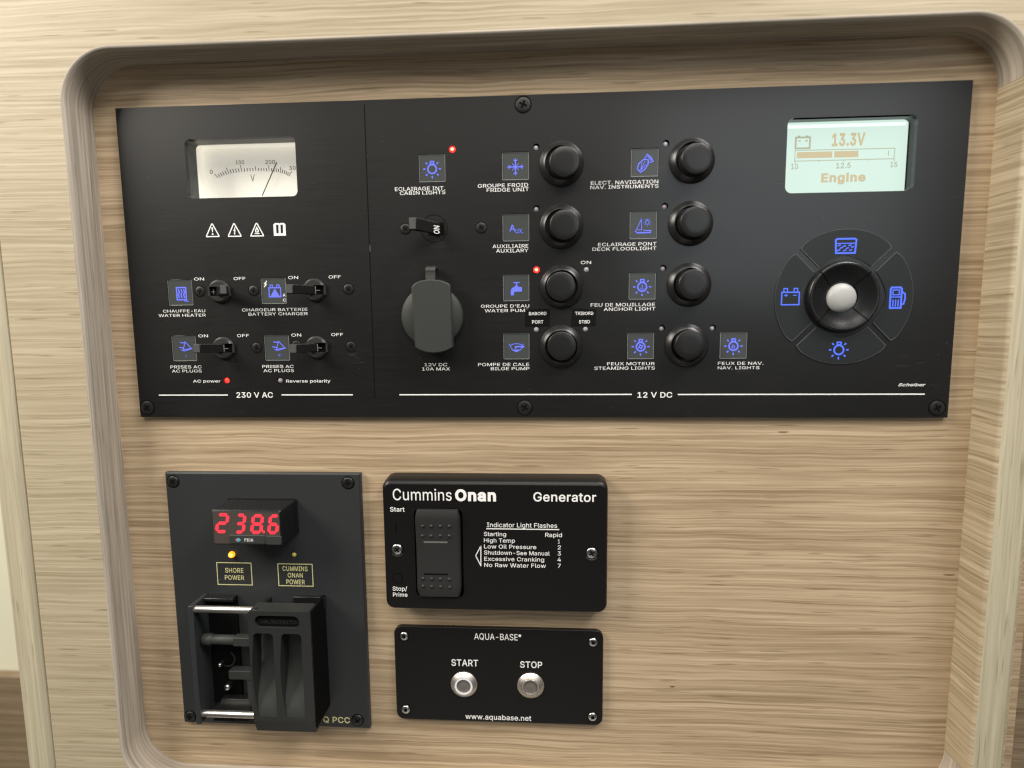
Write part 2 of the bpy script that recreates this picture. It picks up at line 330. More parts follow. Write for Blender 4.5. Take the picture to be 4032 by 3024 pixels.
# ------------------------------------------------------------------ lettering (outlines of a plain sans serif)
GLYPHS = {
 ' ': (188, []),
 "'": (206, ['78,318 70,509 136,509 128,318']),
 '-': (453, ['337,244 337,188 114,188 114,244']),
 '.': (188, ['95,-4 78,-1 63,9 53,24 50,41 53,59 63,73 78,83 95,87 113,83 128,73 138,59 141,41 138,24 128,9 113,-1']),
 '/': (249, ['235,533 71,-76 14,-76 178,533']),
 '0': (453, ['227,-7 174,1 130,24 95,62 69,113 53,178 48,254 53,330 69,395 95,447 130,484 174,508 227,516 279,508 323,484 358,447 384,395 400,330 405,254 400,178 384,113 359,62 323,24 279,1', '227,50 261,56 290,74 313,103 330,144 340,194 344,254 340,314 330,365 313,405 290,435 261,453 227,460 192,453 163,435 140,405 123,365 113,314 109,254 113,194 123,144 140,103 163,74 192,56']),
 '1': (453, ['76,0 76,55 391,55 391,0', '276,509 276,0 212,0 212,448 209,448 86,358 86,427 198,509']),
 '2': (453, ['64,0 64,47 234,229 282,282 299,305 311,327 318,348 320,371 317,397 308,419 293,436 273,449 250,457 224,460 196,457 172,447 153,433 139,413 130,390 127,362 66,362 71,405 86,442 111,473 143,496 182,511 225,516 268,511 306,497 337,474 361,445 376,411 381,372 378,345 371,318 357,290 336,259 267,180 153,60 153,57 389,57 389,0']),
 '3': (453, ['218,-7 173,-3 133,10 98,30 70,57 52,91 44,132 109,132 115,107 126,87 144,71 165,59 191,52 219,50 248,53 275,61 297,74 315,93 325,116 329,145 326,172 316,196 299,217 275,234 242,244 201,248 157,248 157,299 288,448 288,452 70,452 70,509 372,509 372,461 211,278 211,289 264,288 308,276 344,253 371,222 387,186 393,145 387,103 370,66 344,36 309,12 266,-2']),
 '4': (453, ['40,105 40,158 247,509 311,509 109,166 109,163 413,163 413,105', '282,0 282,121 282,146 282,318 343,318 343,0']),
 '5': (453, ['221,-7 178,-2 140,11 108,32 83,60 66,93 60,130 122,130 127,108 138,89 154,73 173,60 196,52 221,50 250,53 276,64 298,82 314,104 324,131 328,162 324,193 314,221 297,244 275,262 248,273 218,277 192,275 167,268 145,258 128,246 67,253 96,509 366,509 366,452 151,452 134,301 136,301 155,315 178,325 203,331 229,334 263,330 294,321 321,306 345,285 364,260 379,231 388,199 391,163 385,117 369,76 343,41 309,15 268,-1']),
 '6': (453, ['226,-7 182,-1 142,15 109,40 84,74 69,115 64,162 68,199 80,239 102,285 137,340 252,509 322,509 151,261 145,261 154,275 165,288 179,299 196,307 214,312 235,314 278,309 316,295 346,271 370,240 384,201 389,157 384,112 368,73 343,39 310,14 271,-2', '226,48 254,52 279,63 299,79 314,101 324,128 327,157 324,187 314,213 299,235 279,251 254,262 226,265 198,262 174,252 153,235 138,214 128,188 125,158 128,128 138,102 153,79 174,63 198,52']),
 '7': (453, ['97,0 323,448 323,452 62,452 62,509 391,509 391,449 165,0']),
 '8': (453, ['226,-7 178,-2 136,11 101,33 74,62 57,96 52,135 55,166 65,195 81,220 101,241 125,256 153,265 153,267 119,282 93,308 76,342 70,380 75,417 90,450 114,477 146,498 184,511 226,516 269,511 306,498 337,477 361,450 377,417 382,380 376,342 359,308 333,282 300,267 300,265 327,256 351,241 372,220 387,195 397,166 401,135 395,96 378,62 352,33 317,11 275,-2', '226,49 258,52 285,60 307,74 323,91 333,113 337,139 333,165 322,189 305,208 283,223 256,232 226,235 196,232 169,223 147,208 130,189 119,165 115,139 119,113 129,91 145,74 167,60 195,52', '226,290 252,292 274,300 293,313 307,330 316,351 319,376 316,399 308,420 294,437 275,449 252,457 226,460 200,457 177,449 159,437 145,420 136,399 133,376 136,351 145,330 159,313 178,300 201,292']),
 'A': (480, ['16,0 201,509 276,509 463,0 395,0 287,302 264,372 232,478 245,478 213,371 191,302 85,0', '110,142 110,199 370,199 370,142']),
 'B': (456, ['60,0 60,509 241,509 289,504 329,491 359,469 381,442 394,410 398,374 395,344 387,320 373,301 356,286 336,275 315,267 315,262 339,257 363,245 385,227 402,203 414,173 418,136 413,100 400,67 377,39 344,18 301,4 247,0', '125,57 245,57 296,63 330,80 349,105 355,137 352,161 342,184 327,203 306,218 279,228 248,231 125,231', '125,285 238,285 265,288 288,296 308,309 323,326 333,348 336,372 330,403 313,429 283,446 240,452 125,452']),
 'C': (510, ['267,-7 205,1 150,25 104,63 70,115 48,179 40,254 48,329 70,393 104,445 150,484 205,508 267,516 305,513 340,504 373,490 402,471 427,447 448,418 463,385 473,348 408,348 401,373 389,395 375,413 357,428 337,440 315,449 292,454 267,456 223,450 184,432 150,403 125,364 109,314 103,254 109,194 125,145 151,105 184,76 223,59 267,53 292,55 315,60 337,69 357,81 375,96 389,114 401,136 408,160 473,160 463,124 448,91 428,62 402,38 373,19 341,5 305,-4']),
 'D': (502, ['219,0 96,0 96,57 215,57 272,63 318,81 354,110 379,149 394,198 399,255 394,312 379,361 354,399 320,428 275,446 221,452 93,452 93,509 225,509 294,501 353,478 385,455 412,426 433,391 455,329 462,255 455,181 433,119 411,83 384,54 351,31 291,8', '125,509 125,0 60,0 60,509']),
 'E': (419, ['60,0 60,509 372,509 372,452 125,452 125,286 355,286 355,229 125,229 125,57 375,57 375,0']),
 'F': (410, ['60,0 60,509 369,509 369,452 125,452 125,278 346,278 346,221 125,221 125,0']),
 'G': (520, ['269,-7 205,1 149,25 104,64 69,116 47,179 40,254 47,329 69,393 103,445 149,484 203,508 265,516 304,513 340,504 374,489 403,469 429,445 449,416 465,384 474,349 408,349 399,372 387,393 373,411 356,427 337,439 315,448 291,454 265,456 222,450 183,432 150,404 125,364 109,314 103,254 109,194 125,145 151,105 184,76 224,59 269,53 309,57 345,71 374,93 396,123 410,160 415,202 434,199 283,199 283,256 478,256 478,200 471,141 451,91 419,50 377,19 326,0']),
 'H': (517, ['60,0 60,509 125,509 125,289 392,289 392,509 457,509 457,0 392,0 392,232 125,232 125,0']),
 'I': (300, ['31,0 31,57 118,57 118,452 31,452 31,509 269,509 269,452 183,452 183,57 269,57 269,0']),
 'K': (467, ['104,145 104,216 139,261 174,303 212,344 364,509 448,509 231,276 228,276', '60,0 60,509 125,509 125,334 124,225 125,193 125,0', '372,0 188,259 228,309 449,0']),
 'L': (393, ['60,0 60,509 125,509 125,57 361,57 361,0']),
 'M': (628, ['60,0 60,509 152,509 277,187 287,159 299,123 311,84 322,49 307,49 318,83 330,121 342,158 352,187 476,509 568,509 568,0 504,0 504,291 504,327 505,369 506,413 507,457 513,457 498,409 482,363 467,322 456,291 342,0 286,0 170,291 159,321 145,361 129,408 112,457 119,457 120,416 121,372 122,328 122,291 122,0']),
 'N': (523, ['60,0 60,509 136,509 343,183 363,151 388,107 414,55 405,54 401,108 399,157 399,195 399,509 463,509 463,0 387,0 202,290 177,331 148,381 108,452 119,454 122,384 124,328 125,291 125,0']),
 'O': (533, ['267,-7 205,1 150,25 105,63 70,115 48,179 40,254 48,329 70,393 105,445 150,484 205,508 267,516 329,508 384,484 429,445 464,393 486,329 493,254 486,179 464,115 429,63 384,25 329,1', '267,53 310,59 349,76 383,105 408,144 425,194 430,254 425,314 408,365 383,404 349,433 310,450 267,456 223,450 184,433 151,404 125,364 109,314 103,254 109,194 125,144 151,105 184,76 223,59']),
 'P': (445, ['60,0 60,509 235,509 289,503 332,487 366,462 390,430 404,391 409,348 404,304 390,265 366,233 332,207 289,191 235,186 109,186 109,242 233,242 269,246 297,256 318,272 333,294 342,319 344,348 342,376 333,402 318,423 297,439 268,449 232,452 125,452 125,0']),
 'Q': (533, ['245,159 313,159 369,85 384,65 468,-48 401,-48 346,27 331,46', '267,-7 205,1 150,25 105,63 70,115 48,179 40,254 48,329 70,393 105,445 150,484 205,508 267,516 329,508 384,484 429,445 464,393 486,329 493,254 486,179 464,115 429,63 384,25 329,1', '267,53 310,59 349,76 383,105 408,144 425,194 430,254 425,314 408,365 383,404 349,433 310,450 267,456 223,450 184,433 151,404 125,364 109,314 103,254 109,194 125,144 151,105 184,76 223,59']),
 'R': (449, ['60,0 60,509 236,509 290,504 333,489 367,465 390,433 405,395 409,352 405,309 390,271 367,240 333,217 289,203 236,198 96,198 96,255 234,255 269,258 298,267 319,281 334,300 342,324 345,352 342,380 334,405 319,425 298,440 269,449 233,452 125,452 125,0', '353,0 230,229 303,229 428,0']),
 'S': (447, ['224,-9 172,-4 128,9 91,31 64,60 46,96 38,137 104,137 110,110 123,88 142,71 166,59 194,52 224,49 257,52 286,60 311,74 329,92 341,114 346,139 342,161 332,179 316,193 296,205 245,222 184,239 128,260 86,289 67,313 56,341 52,372 58,413 75,448 102,476 138,498 180,511 227,516 275,511 316,498 351,476 377,449 394,415 401,378 337,378 326,412 302,437 267,453 225,459 194,456 167,448 145,435 129,418 118,398 115,376 119,352 131,334 148,319 169,308 212,293 264,279 312,264 336,252 359,238 379,220 395,198 405,171 408,139 403,99 386,64 360,34 323,11 278,-4']),
 'T': (449, ['32,452 32,509 417,509 417,452 257,452 257,0 193,0 193,452']),
 'U': (517, ['259,-8 203,-2 154,15 114,43 85,80 66,124 60,173 60,509 124,509 124,178 128,144 141,113 160,87 187,68 220,56 259,52 298,56 331,68 357,87 377,113 389,144 393,178 393,509 457,509 457,173 451,124 433,80 403,43 363,15 315,-2']),
 'V': (480, ['204,0 16,509 84,509 192,206 215,137 248,31 235,31 267,138 290,206 395,509 463,509 278,0']),
 'W': (686, ['155,0 16,509 82,509 163,196 175,145 187,94 197,40 189,40 200,94 211,145 224,196 306,509 380,509 462,196 474,145 486,94 497,40 488,40 499,94 510,145 523,196 603,509 670,509 530,0 455,0 368,323 351,391 336,475 350,475 335,395 318,323 230,0']),
 'X': (474, ['18,0 217,284 217,236 29,509 104,509 178,400 204,361 223,329 243,292 232,292 252,329 272,361 298,400 374,509 446,509 259,239 259,287 456,0 382,0 292,129 268,165 250,195 230,231 244,231 225,196 206,166 182,129 91,0']),
 'Y': (472, ['203,0 203,208 16,509 91,509 192,344 222,292 250,230 224,230 251,293 280,344 381,509 455,509 268,208 268,0']),
 'a': (389, ['160,-9 126,-5 94,5 68,22 48,45 35,73 30,108 34,138 43,161 58,179 78,193 100,203 125,211 178,220 234,227 252,230 265,235 273,243 276,255 276,257 273,279 267,297 256,311 240,322 220,329 196,331 171,329 149,322 132,313 118,301 107,288 100,274 41,291 57,322 79,346 104,364 133,375 163,382 194,384 239,379 263,372 286,360 306,343 322,320 333,290 337,251 337,0 277,0 277,52 272,52 252,25 236,12 215,1 190,-6', '170,45 202,49 228,59 248,74 263,93 272,115 276,138 276,190 259,182 231,176 200,171 175,168 134,159 117,150 103,139 95,124 92,105 94,87 102,72 114,61 130,52 149,47']),
 'b': (424, ['229,-8 198,-5 172,4 153,17 138,31 118,59 112,59 112,0 53,0 53,509 114,509 114,319 118,319 137,346 152,360 171,373 197,381 229,384 274,378 313,361 345,332 370,293 385,245 390,189 385,133 370,84 346,45 313,16 274,-2', '220,47 253,51 279,66 301,88 316,117 325,151 328,189 325,227 316,261 301,290 280,311 253,325 220,330 188,325 161,312 140,291 125,263 116,229 113,189 116,150 125,115 140,86 162,65 188,51']),
 'c': (396, ['207,-8 159,-2 117,16 82,46 56,85 40,133 34,187 40,243 56,291 82,330 117,360 159,378 207,384 234,383 260,377 284,368 305,356 324,341 340,322 353,301 362,277 303,262 290,289 270,311 242,325 207,330 173,325 145,310 124,287 108,258 99,224 96,187 99,151 108,117 124,89 145,66 173,51 207,46 243,52 271,66 292,89 304,117 363,102 354,78 341,56 325,37 306,21 285,9 261,-1 235,-6']),
 'd': (424, ['195,-8 151,-2 111,16 79,45 55,84 39,133 34,189 39,245 55,293 79,332 112,361 151,378 196,384 228,381 253,373 272,360 287,346 306,319 311,319 311,509 372,509 372,0 313,0 313,59 307,59 287,31 272,17 252,4 227,-5', '205,47 236,51 263,65 284,86 299,115 309,150 312,189 309,229 300,263 284,291 263,312 237,325 205,330 172,325 145,311 124,290 108,261 99,227 96,189 99,151 109,117 124,88 145,66 172,51']),
 'e': (404, ['212,-8 161,-2 117,16 82,46 56,85 40,132 34,187 39,242 55,290 81,329 115,359 157,378 205,384 236,382 266,374 294,361 319,341 341,315 357,282 368,242 371,194 371,169 75,169 75,221 338,221 310,202 307,237 298,269 283,294 263,314 237,326 205,330 173,326 146,313 125,294 109,270 99,241 96,211 96,178 100,139 110,106 128,80 151,61 179,50 212,46 234,48 254,53 271,61 285,73 297,88 306,105 365,91 353,63 335,39 311,19 283,4 249,-5']),
 'g': (425, ['207,-151 168,-148 134,-140 105,-127 82,-110 64,-91 51,-69 101,-41 122,-66 136,-78 154,-88 178,-95 207,-97 249,-92 282,-75 298,-58 308,-34 311,-6 311,68 306,68 287,41 272,28 252,16 227,8 195,5 152,10 113,27 80,53 55,90 39,136 34,191 39,246 55,293 80,332 112,361 152,378 196,384 228,382 253,373 273,360 288,346 308,319 313,319 313,379 372,379 372,-9 367,-54 350,-90 324,-117 291,-136 251,-147', '205,59 237,63 264,75 285,95 300,121 309,154 312,193 309,231 300,264 285,291 264,312 237,325 205,330 172,325 145,312 124,290 109,262 99,229 96,193 99,155 109,123 124,96 145,76 172,63']),
 'h': (410, ['114,227 114,0 53,0 53,509 114,509 114,287 102,287 124,332 152,362 187,379 227,384 264,380 295,369 321,349 341,321 353,285 357,240 357,0 296,0 296,235 290,275 273,304 246,323 210,329 184,326 161,317 141,303 126,283 117,257']),
 'i': (167, ['53,0 53,379 114,379 114,0', '84,443 67,446 54,455 44,468 41,483 44,499 54,512 67,521 84,524 100,521 114,512 123,499 126,483 123,468 114,455 100,446']),
 'k': (381, ['110,137 110,212 121,212 284,379 360,379 184,199 177,199', '53,0 53,509 114,509 114,0', '294,0 148,186 191,229 372,0']),
 'l': (189, ['139,-2 101,3 74,20 58,47 53,84 53,509 114,509 114,99 115,77 120,62 130,54 146,52 160,53 170,54 181,3 162,-1']),
 'm': (610, ['53,0 53,379 112,379 112,295 108,295 118,323 132,346 151,363 172,376 195,384 219,386 257,380 287,361 309,331 321,295 312,295 322,321 337,343 357,361 381,375 407,383 437,386 468,383 497,372 522,354 541,328 553,296 557,255 557,0 496,0 496,254 490,289 473,313 447,326 419,330 395,328 374,320 358,307 345,290 338,270 335,247 335,0 274,0 274,260 269,288 253,311 229,326 199,330 178,328 158,320 140,307 126,289 117,266 114,238 114,0']),
 'n': (410, ['114,227 114,0 53,0 53,379 112,379 112,287 102,287 124,332 152,362 187,379 227,384 264,380 295,369 321,349 341,321 353,285 357,240 357,0 296,0 296,235 290,275 273,304 246,323 210,329 184,326 161,317 141,303 126,283 117,257']),
 'o': (415, ['207,-8 159,-2 117,16 82,46 56,85 40,133 34,187 40,243 56,291 82,330 117,360 159,378 207,384 256,378 299,360 333,330 359,291 376,243 381,187 376,133 359,85 333,46 299,16 256,-2', '207,46 242,51 270,66 292,89 307,117 316,151 319,187 316,224 307,258 292,287 270,310 242,325 207,330 173,325 145,310 124,287 108,258 99,224 96,187 99,151 108,117 124,89 145,66 173,51']),
 'p': (424, ['53,-143 53,379 112,379 112,319 118,319 137,346 152,360 171,373 197,381 229,384 274,378 313,361 345,332 370,293 385,245 390,189 385,133 370,84 346,45 313,16 274,-2 229,-8 198,-5 173,4 153,17 138,31 118,59 114,59 114,-143', '220,47 253,51 279,66 301,88 316,117 325,151 328,189 325,227 316,261 301,290 280,311 253,325 220,330 188,325 161,312 140,291 125,263 116,229 113,189 116,150 125,115 140,86 162,65 188,51']),
 'q': (424, ['372,-143 311,-143 311,59 306,59 287,31 272,17 252,4 227,-5 195,-8 151,-2 111,16 79,45 55,84 39,133 34,189 39,245 55,293 79,332 112,361 151,378 196,384 228,381 253,373 272,360 287,346 307,319 313,319 313,379 372,379', '205,47 236,51 263,65 284,86 299,115 309,150 312,189 309,229 300,263 284,291 263,312 237,325 205,330 172,325 145,311 124,290 108,261 99,227 96,189 99,151 109,117 124,88 145,66 172,51']),
 'r': (259, ['53,0 53,379 112,379 112,321 115,321 130,347 152,367 181,380 213,385 229,384 243,384 243,322 230,324 207,326 182,323 159,315 140,301 126,284 117,262 114,237 114,0']),
 's': (365, ['182,-8 145,-5 112,3 84,18 62,38 45,63 36,94 94,107 105,79 124,60 150,49 181,45 217,50 244,62 262,81 268,103 265,121 254,136 237,147 212,155 149,170 104,186 72,208 53,237 47,274 51,305 65,332 87,354 115,370 149,381 187,384 223,381 254,372 279,358 299,339 314,316 324,290 268,277 258,298 243,316 219,328 187,333 156,329 131,317 114,299 109,277 112,258 124,243 144,232 172,223 229,209 275,194 306,171 325,142 331,107 326,75 312,47 290,24 260,6 223,-5']),
 't': (227, ['204,379 204,327 6,327 6,379', '65,471 126,471 126,98 128,76 136,61 150,53 170,50 185,51 202,54 213,2 192,-3 168,-4 125,2 92,21 72,52 65,93']),
 'u': (410, ['182,-5 146,-1 115,11 89,31 69,59 57,95 53,139 53,379 114,379 114,144 119,105 137,75 164,56 200,50 226,53 249,62 268,77 283,97 293,122 296,153 296,379 357,379 357,0 298,0 298,92 307,92 286,47 257,17 222,0']),
 'v': (389, ['163,0 17,379 84,379 165,155 187,87 206,21 184,21 203,87 224,155 305,379 371,379 226,0']),
 'w': (567, ['138,0 23,379 87,379 133,214 154,137 175,41 165,41 186,135 206,214 252,379 316,379 362,214 382,136 402,41 391,41 413,135 434,214 480,379 545,379 429,0 368,0 319,172 305,225 291,280 277,338 291,338 277,280 263,225 248,172 199,0']),
 'x': (379, ['21,0 171,218 171,171 29,379 100,379 147,306 179,253 207,206 175,206 202,253 233,306 282,379 352,379 209,169 209,214 358,0 287,0 231,85 200,136 173,182 205,182 178,136 148,85 91,0']),
 'y': (389, ['47,-139 61,-86 71,-87 88,-90 104,-89 118,-84 130,-74 141,-58 151,-36 163,-1 17,379 84,379 165,155 187,87 206,21 184,21 202,87 224,155 305,379 371,379 204,-58 191,-85 177,-107 159,-124 139,-136 117,-143 91,-145 65,-143']),
}
def outlines(s, bold=0.0, track=0.0):
    """closed outlines of a line of lettering in units of the cap height"""
    x = 0.0; out = []
    for ch in s:
        adv, pl = GLYPHS[ch]; g = []
        for p in pl:
            pts = [tuple(float(v) for v in q.split(',')) for q in p.split()]
            if bold:
                n = len(pts); new_pts = []
                for i in range(n):
                    a, b_, c = pts[i - 1], pts[i], pts[(i + 1) % n]
                    d1 = Vector((b_[0] - a[0], b_[1] - a[1])); d2 = Vector((c[0] - b_[0], c[1] - b_[1]))
                    if d1.length < 1e-6 or d2.length < 1e-6: new_pts.append(b_); continue
                    d1.normalize(); d2.normalize()
                    n1 = Vector((-d1.y, d1.x)); n2 = Vector((-d2.y, d2.x)); m = n1 + n2
                    k = m.length_squared
                    m = m * (2 / max(k, .8)) * bold * .5
                    new_pts.append((b_[0] + m.x * 1.0, b_[1] + m.y))
                pts = new_pts
            g.append([((px + x) / 509.0, py / 509.0) for px, py in pts])
        out.append(g)
        x += adv + track + bold * .6
    return out
def winding(x, y, polys):
    w = 0
    for p in polys:
        x0, y0 = p[-1]
        for x1, y1 in p:
            if (y0 <= y) != (y1 <= y):
                c = (x1 - x0) * (y - y0) - (x - x0) * (y1 - y0)
                if y1 > y and c > 0: w += 1
                elif y1 <= y and c < 0: w -= 1
            x0, y0 = x1, y1
    return w
def fill(bm, polys, z):
    """fill closed outlines by winding number, in one layer"""
    vs, es = [], []
    for p in polys:
        k = len(vs); n = len(p); vs += [Vector(q) for q in p]; es += [(k + i, k + (i + 1) % n) for i in range(n)]
    co, _, fs, _, _, _ = delaunay_2d_cdt(vs, es, [], 0, 1e-6)
    bv = {}
    for f in fs:
        cx = sum(co[i].x for i in f) / len(f); cy = sum(co[i].y for i in f) / len(f)
        if winding(cx, cy, polys):
            for i in f:
                if i not in bv: bv[i] = bm.verts.new((co[i].x, co[i].y, z))
            face(bm, [bv[i] for i in f])
def letters(bm, s, left, right, top, z, bold=0.0, shear=0.0, track=0.0, turn=0.0):
    """lettering whose baseline runs from left to right (both x, y) and whose capitals reach y = top"""
    gl = [[[(x + y * shear, y) for x, y in p] for p in g] for g in outlines(s, bold, track)]
    xs = [x for g in gl for p in g for x, y in p]; x0, x1 = min(xs), max(xs)
    by = (left[1] + right[1]) / 2; h = top[1] - by
    sx = (right[0] - left[0]) / (x1 - x0)
    for g in gl:
        if g: fill(bm, [[(left[0] + (x - x0) * sx, by + y * h) for x, y in p] for p in g], z)
def caption(s, left, right, top, parent, mat=None, z=0.06, bold=1.0, shear=0.0, track=6.0, name='caption', label=None):
    bm = new(); by = (left[1] + right[1]) / 2
    letters(bm, s, left, right, (top[0], by + (top[1] - by) * .96), z, bold, shear, track)
    return obj(name, bm, mat or M['white'], parent, (left[0], left[1], z), smooth=False, label=label)

# ------------------------------------------------------------------ the setting: cabinet front, recess, posts
ZB, ZF = -2.5, 15.0                      # recessed board, front of the surround
OL, OR, OT, OB, ORAD = -227.3, 206.3, 126.8, -249.0, 24.0
bm = new()
prism(bm, [(-260, -560), (240, -560), (240, 400), (-260, 400)], ZB - 10, ZB,
      holes=[list(reversed(rr(-205, 186, -42, 98, 4)))])
wl = structure(obj('wall', bm, M['board'], None, (0, -60, ZB), smooth=False)); ab[wl.name] = W(0, -60, ZB)
for (x, y), rx, ry, mt_ in (((117.35, -57.04), 2.6, .5, 'knot'), ((201.82, -129.79), 3.0, .5, 'knot'), ((65.98, -194.18), 1.3, .4, 'speck')):
    bm = new(); sheet(bm, [[(x + rx * math.cos(a), y + ry * (math.sin(a) + .45 * math.cos(a) ** 2)) for a in [R(15 * i) for i in range(24)]]], ZB + .02)
    obj('wood_knot', bm, M[mt_], wl, (x, y, ZB), smooth=False)
bm = new(); prism(bm, [(-1100, -900), (-284, -900), (-284, 700), (-1100, 700)], -154, -150)
pw = structure(obj('side_wall', bm, M['pale'], None, (-350, 0, -150), smooth=False))
bx, by = (-453.64, -294.77)
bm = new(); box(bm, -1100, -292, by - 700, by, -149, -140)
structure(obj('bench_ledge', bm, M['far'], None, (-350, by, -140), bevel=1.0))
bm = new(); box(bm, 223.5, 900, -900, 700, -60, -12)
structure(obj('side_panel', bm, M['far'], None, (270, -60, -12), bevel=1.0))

sur = thing('cabinet_surround', 'pale oak surround with a round cornered opening framing the black control panels', 'frame', (0, OB, ZF))
op = rr(OL - 1.6, OR + 1.6, OB - 1.6, OT + 1.6, ORAD + 1.6, 14)
bm = new(); prism(bm, [(-266.6, -600), (222, -600), (222, 420), (-266.6, 420)], ZB - 2, ZF, holes=[list(reversed(op))])
obj('front_board', bm, M['front'], sur, (-20, 170, ZF), smooth=False)
def lip(name, pts, mat, uv):
    """band that lines the opening, with a rounded front edge; pts = opening outline, inward normal to its left"""
    bm = new(); lay = bm.loops.layers.uv.new('UVMap')
    prof = [(0, ZB - .5), (0, ZF - 1.7), (.12, ZF - 1.0), (.45, ZF - .35), (.95, ZF + .02), (1.55, ZF + .12), (1.9, ZF + .02), (1.9, ZB - .5)]
    n = len(pts); rows = []; u = 0.0; us = []
    for i, (x, y) in enumerate(pts):
        a = Vector(pts[max(i - 1, 0)]); c = Vector(pts[min(i + 1, n - 1)]); t = (c - a).normalized()
        nx, ny = t.y, -t.x                      # away from the opening
        if i: u += (Vector(pts[i]) - Vector(pts[i - 1])).length
        us.append(u * .001)
        rows.append([bm.verts.new((x + nx * o, y + ny * o, z)) for o, z in prof])
    for i in range(n - 1):
        for k in range(len(prof) - 1):
            f = face(bm, [rows[i][k], rows[i + 1][k], rows[i + 1][k + 1], rows[i][k + 1]])
            if f:
                uvs = [(us[i], k), (us[i + 1], k), (us[i + 1], k + 1), (us[i], k + 1)]
                for lp, (uu, kk) in zip(f.loops, uvs): lp[lay].uv = (uu, (prof[kk][1] + prof[kk][0]) * .001)
    return obj(name, bm, mat, sur, (pts[0][0], pts[0][1], ZF), sharp=50)
whole = rr(OL, OR, OB, OT, ORAD, 14)        # starts at the right end of the top right corner, anticlockwise
k1 = 15 * 3                                 # first point of the bottom right corner
def dense(a, b_, n): return [(a[0] + (b_[0] - a[0]) * i / n, a[1] + (b_[1] - a[1]) * i / n) for i in range(n + 1)]
lip('edge_banding', whole[:k1 + 15], M['band'], True)
lip('side_return', dense(whole[k1 + 14], whole[0], 12), M['lip'], False)
bm = new(); box(bm, OR + .9, 221.6, -602, 418, -30, ZF + .7)
obj('stile', bm, M['post'], sur, (214, -60, ZF), bevel=1.6, seg=3)

post = new(); box(post, -282.6, -267.6, -605, 425, -60, ZF + 1.0)
post = obj('corner_post', post, M['post'], None, (-275, -605, 0), bevel=3.0, seg=4)
post['label'] = 'upright pale oak post beside the left end of the surround'; post['category'] = 'post'

# ------------------------------------------------------------------ shared small parts
def screw(parent, c, r, mat, z=0.0, turn=20, name='screw', star=False, h=.55):
    bm = new()
    lathe(bm, [(r, z - .3), (r, z + h * .35), (r * .86, z + h * .8), (r * .6, z + h)], c[0], c[1], 28)
    s = obj(name, bm, mat, parent, (c[0], c[1], z), sharp=60)
    bm = new(); pts = []
    if star:
        for i in range(12):
            a = R(turn + 30 * i); q = r * (.58 if i % 2 == 0 else .38); pts.append((c[0] + q * math.cos(a), c[1] + q * math.sin(a)))
    else:
        for i in range(4):
            for da, q in ((-16, .56), (16, .56), (45, .20)):
                a = R(turn + 90 * i + da); pts.append((c[0] + r * q * math.cos(a), c[1] + r * q * math.sin(a)))
    sheet(bm, [pts], z + h + .03)
    obj('drive_recess', bm, M['void'], s, (c[0], c[1], z + h), smooth=False)
    bm = new(); sheet(bm, [circ(c[0], c[1], r * 1.18, 28), circ(c[0], c[1], r * .98, 28)], z + .05)
    obj('countersink', bm, M['void'], s, (c[0], c[1], z), smooth=False)
    return s

def lamp_icon(bm, cx, cy, s, z, inner=None):
    q = lambda x, y: (cx + x * s, cy + y * s)
    ring2(bm, *q(0, 0), .335 * s, .12 * s, z)
    stroke(bm, [q(-.13, .33), q(-.13, .56), q(.13, .56), q(.13, .33)], .10 * s, z + .008)
    stroke(bm, [q(-.09, .39), q(.09, .39)], .07 * s, z + .012)
    for a in (0, 45, 135, 180, 225, 270, 315):
        c, d = math.cos(R(a)), math.sin(R(a))
        stroke(bm, [q(.52 * c, .52 * d), q(.70 * c, .70 * d)], .105 * s, z)
    if inner == 'anchor':
        stroke(bm, [q(0, .17), q(0, -.18)], .045 * s, z + .012); stroke(bm, [q(-.09, .07), q(.09, .07)], .04 * s, z + .02)
        stroke(bm, [q(-.16, -.06), q(-.1, -.16), q(0, -.19), q(.1, -.16), q(.16, -.06)], .045 * s, z + .016)
    if inner == 'fan':
        for a in (20, 110, 200, 290):
            c, d = math.cos(R(a)), math.sin(R(a))
            pts = circ(cx + .13 * s * c, cy + .13 * s * d, .085 * s, 10); sheet(bm, [pts], z + .01)
    if inner == 'sail':
        sheet(bm, [[q(-.02, .2), q(-.02, -.08), q(-.15, -.08)]], z + .01); sheet(bm, [[q(.03, .14), q(.14, -.08), q(.03, -.08)]], z + .01)
        sheet(bm, [[q(-.17, -.12), q(.17, -.12), q(.11, -.19), q(-.11, -.19)]], z + .01)
def battery_icon(bm, cx, cy, s, z, w=.42, h=.36, wedge=False, signs=True):
    q = lambda x, y: (cx + x * s, cy + y * s)
    stroke(bm, [q(-w, -h), q(w, -h), q(w, h * .72), q(-w, h * .72)], .09 * s, z, True)
    for sx in (-1, 1):
        stroke(bm, [q(sx * w * .78, h * .8), q(sx * w * .78, h * 1.25), q(sx * w * .38, h * 1.25), q(sx * w * .38, h * .8)], .075 * s, z + .012)
    if wedge: sheet(bm, [[q(-w * .8, -h * .9), q(w * .8, -h * .9), q(0, h * .6)]], z + .016)
    if signs:
        stroke(bm, [q(-w * .72, h * .3), q(-w * .3, h * .3)], .06 * s, z + .02); stroke(bm, [q(-w * .51, h * .5), q(-w * .51, h * .1)], .06 * s, z + .024)
        stroke(bm, [q(w * .3, h * .3), q(w * .72, h * .3)], .06 * s, z + .02)
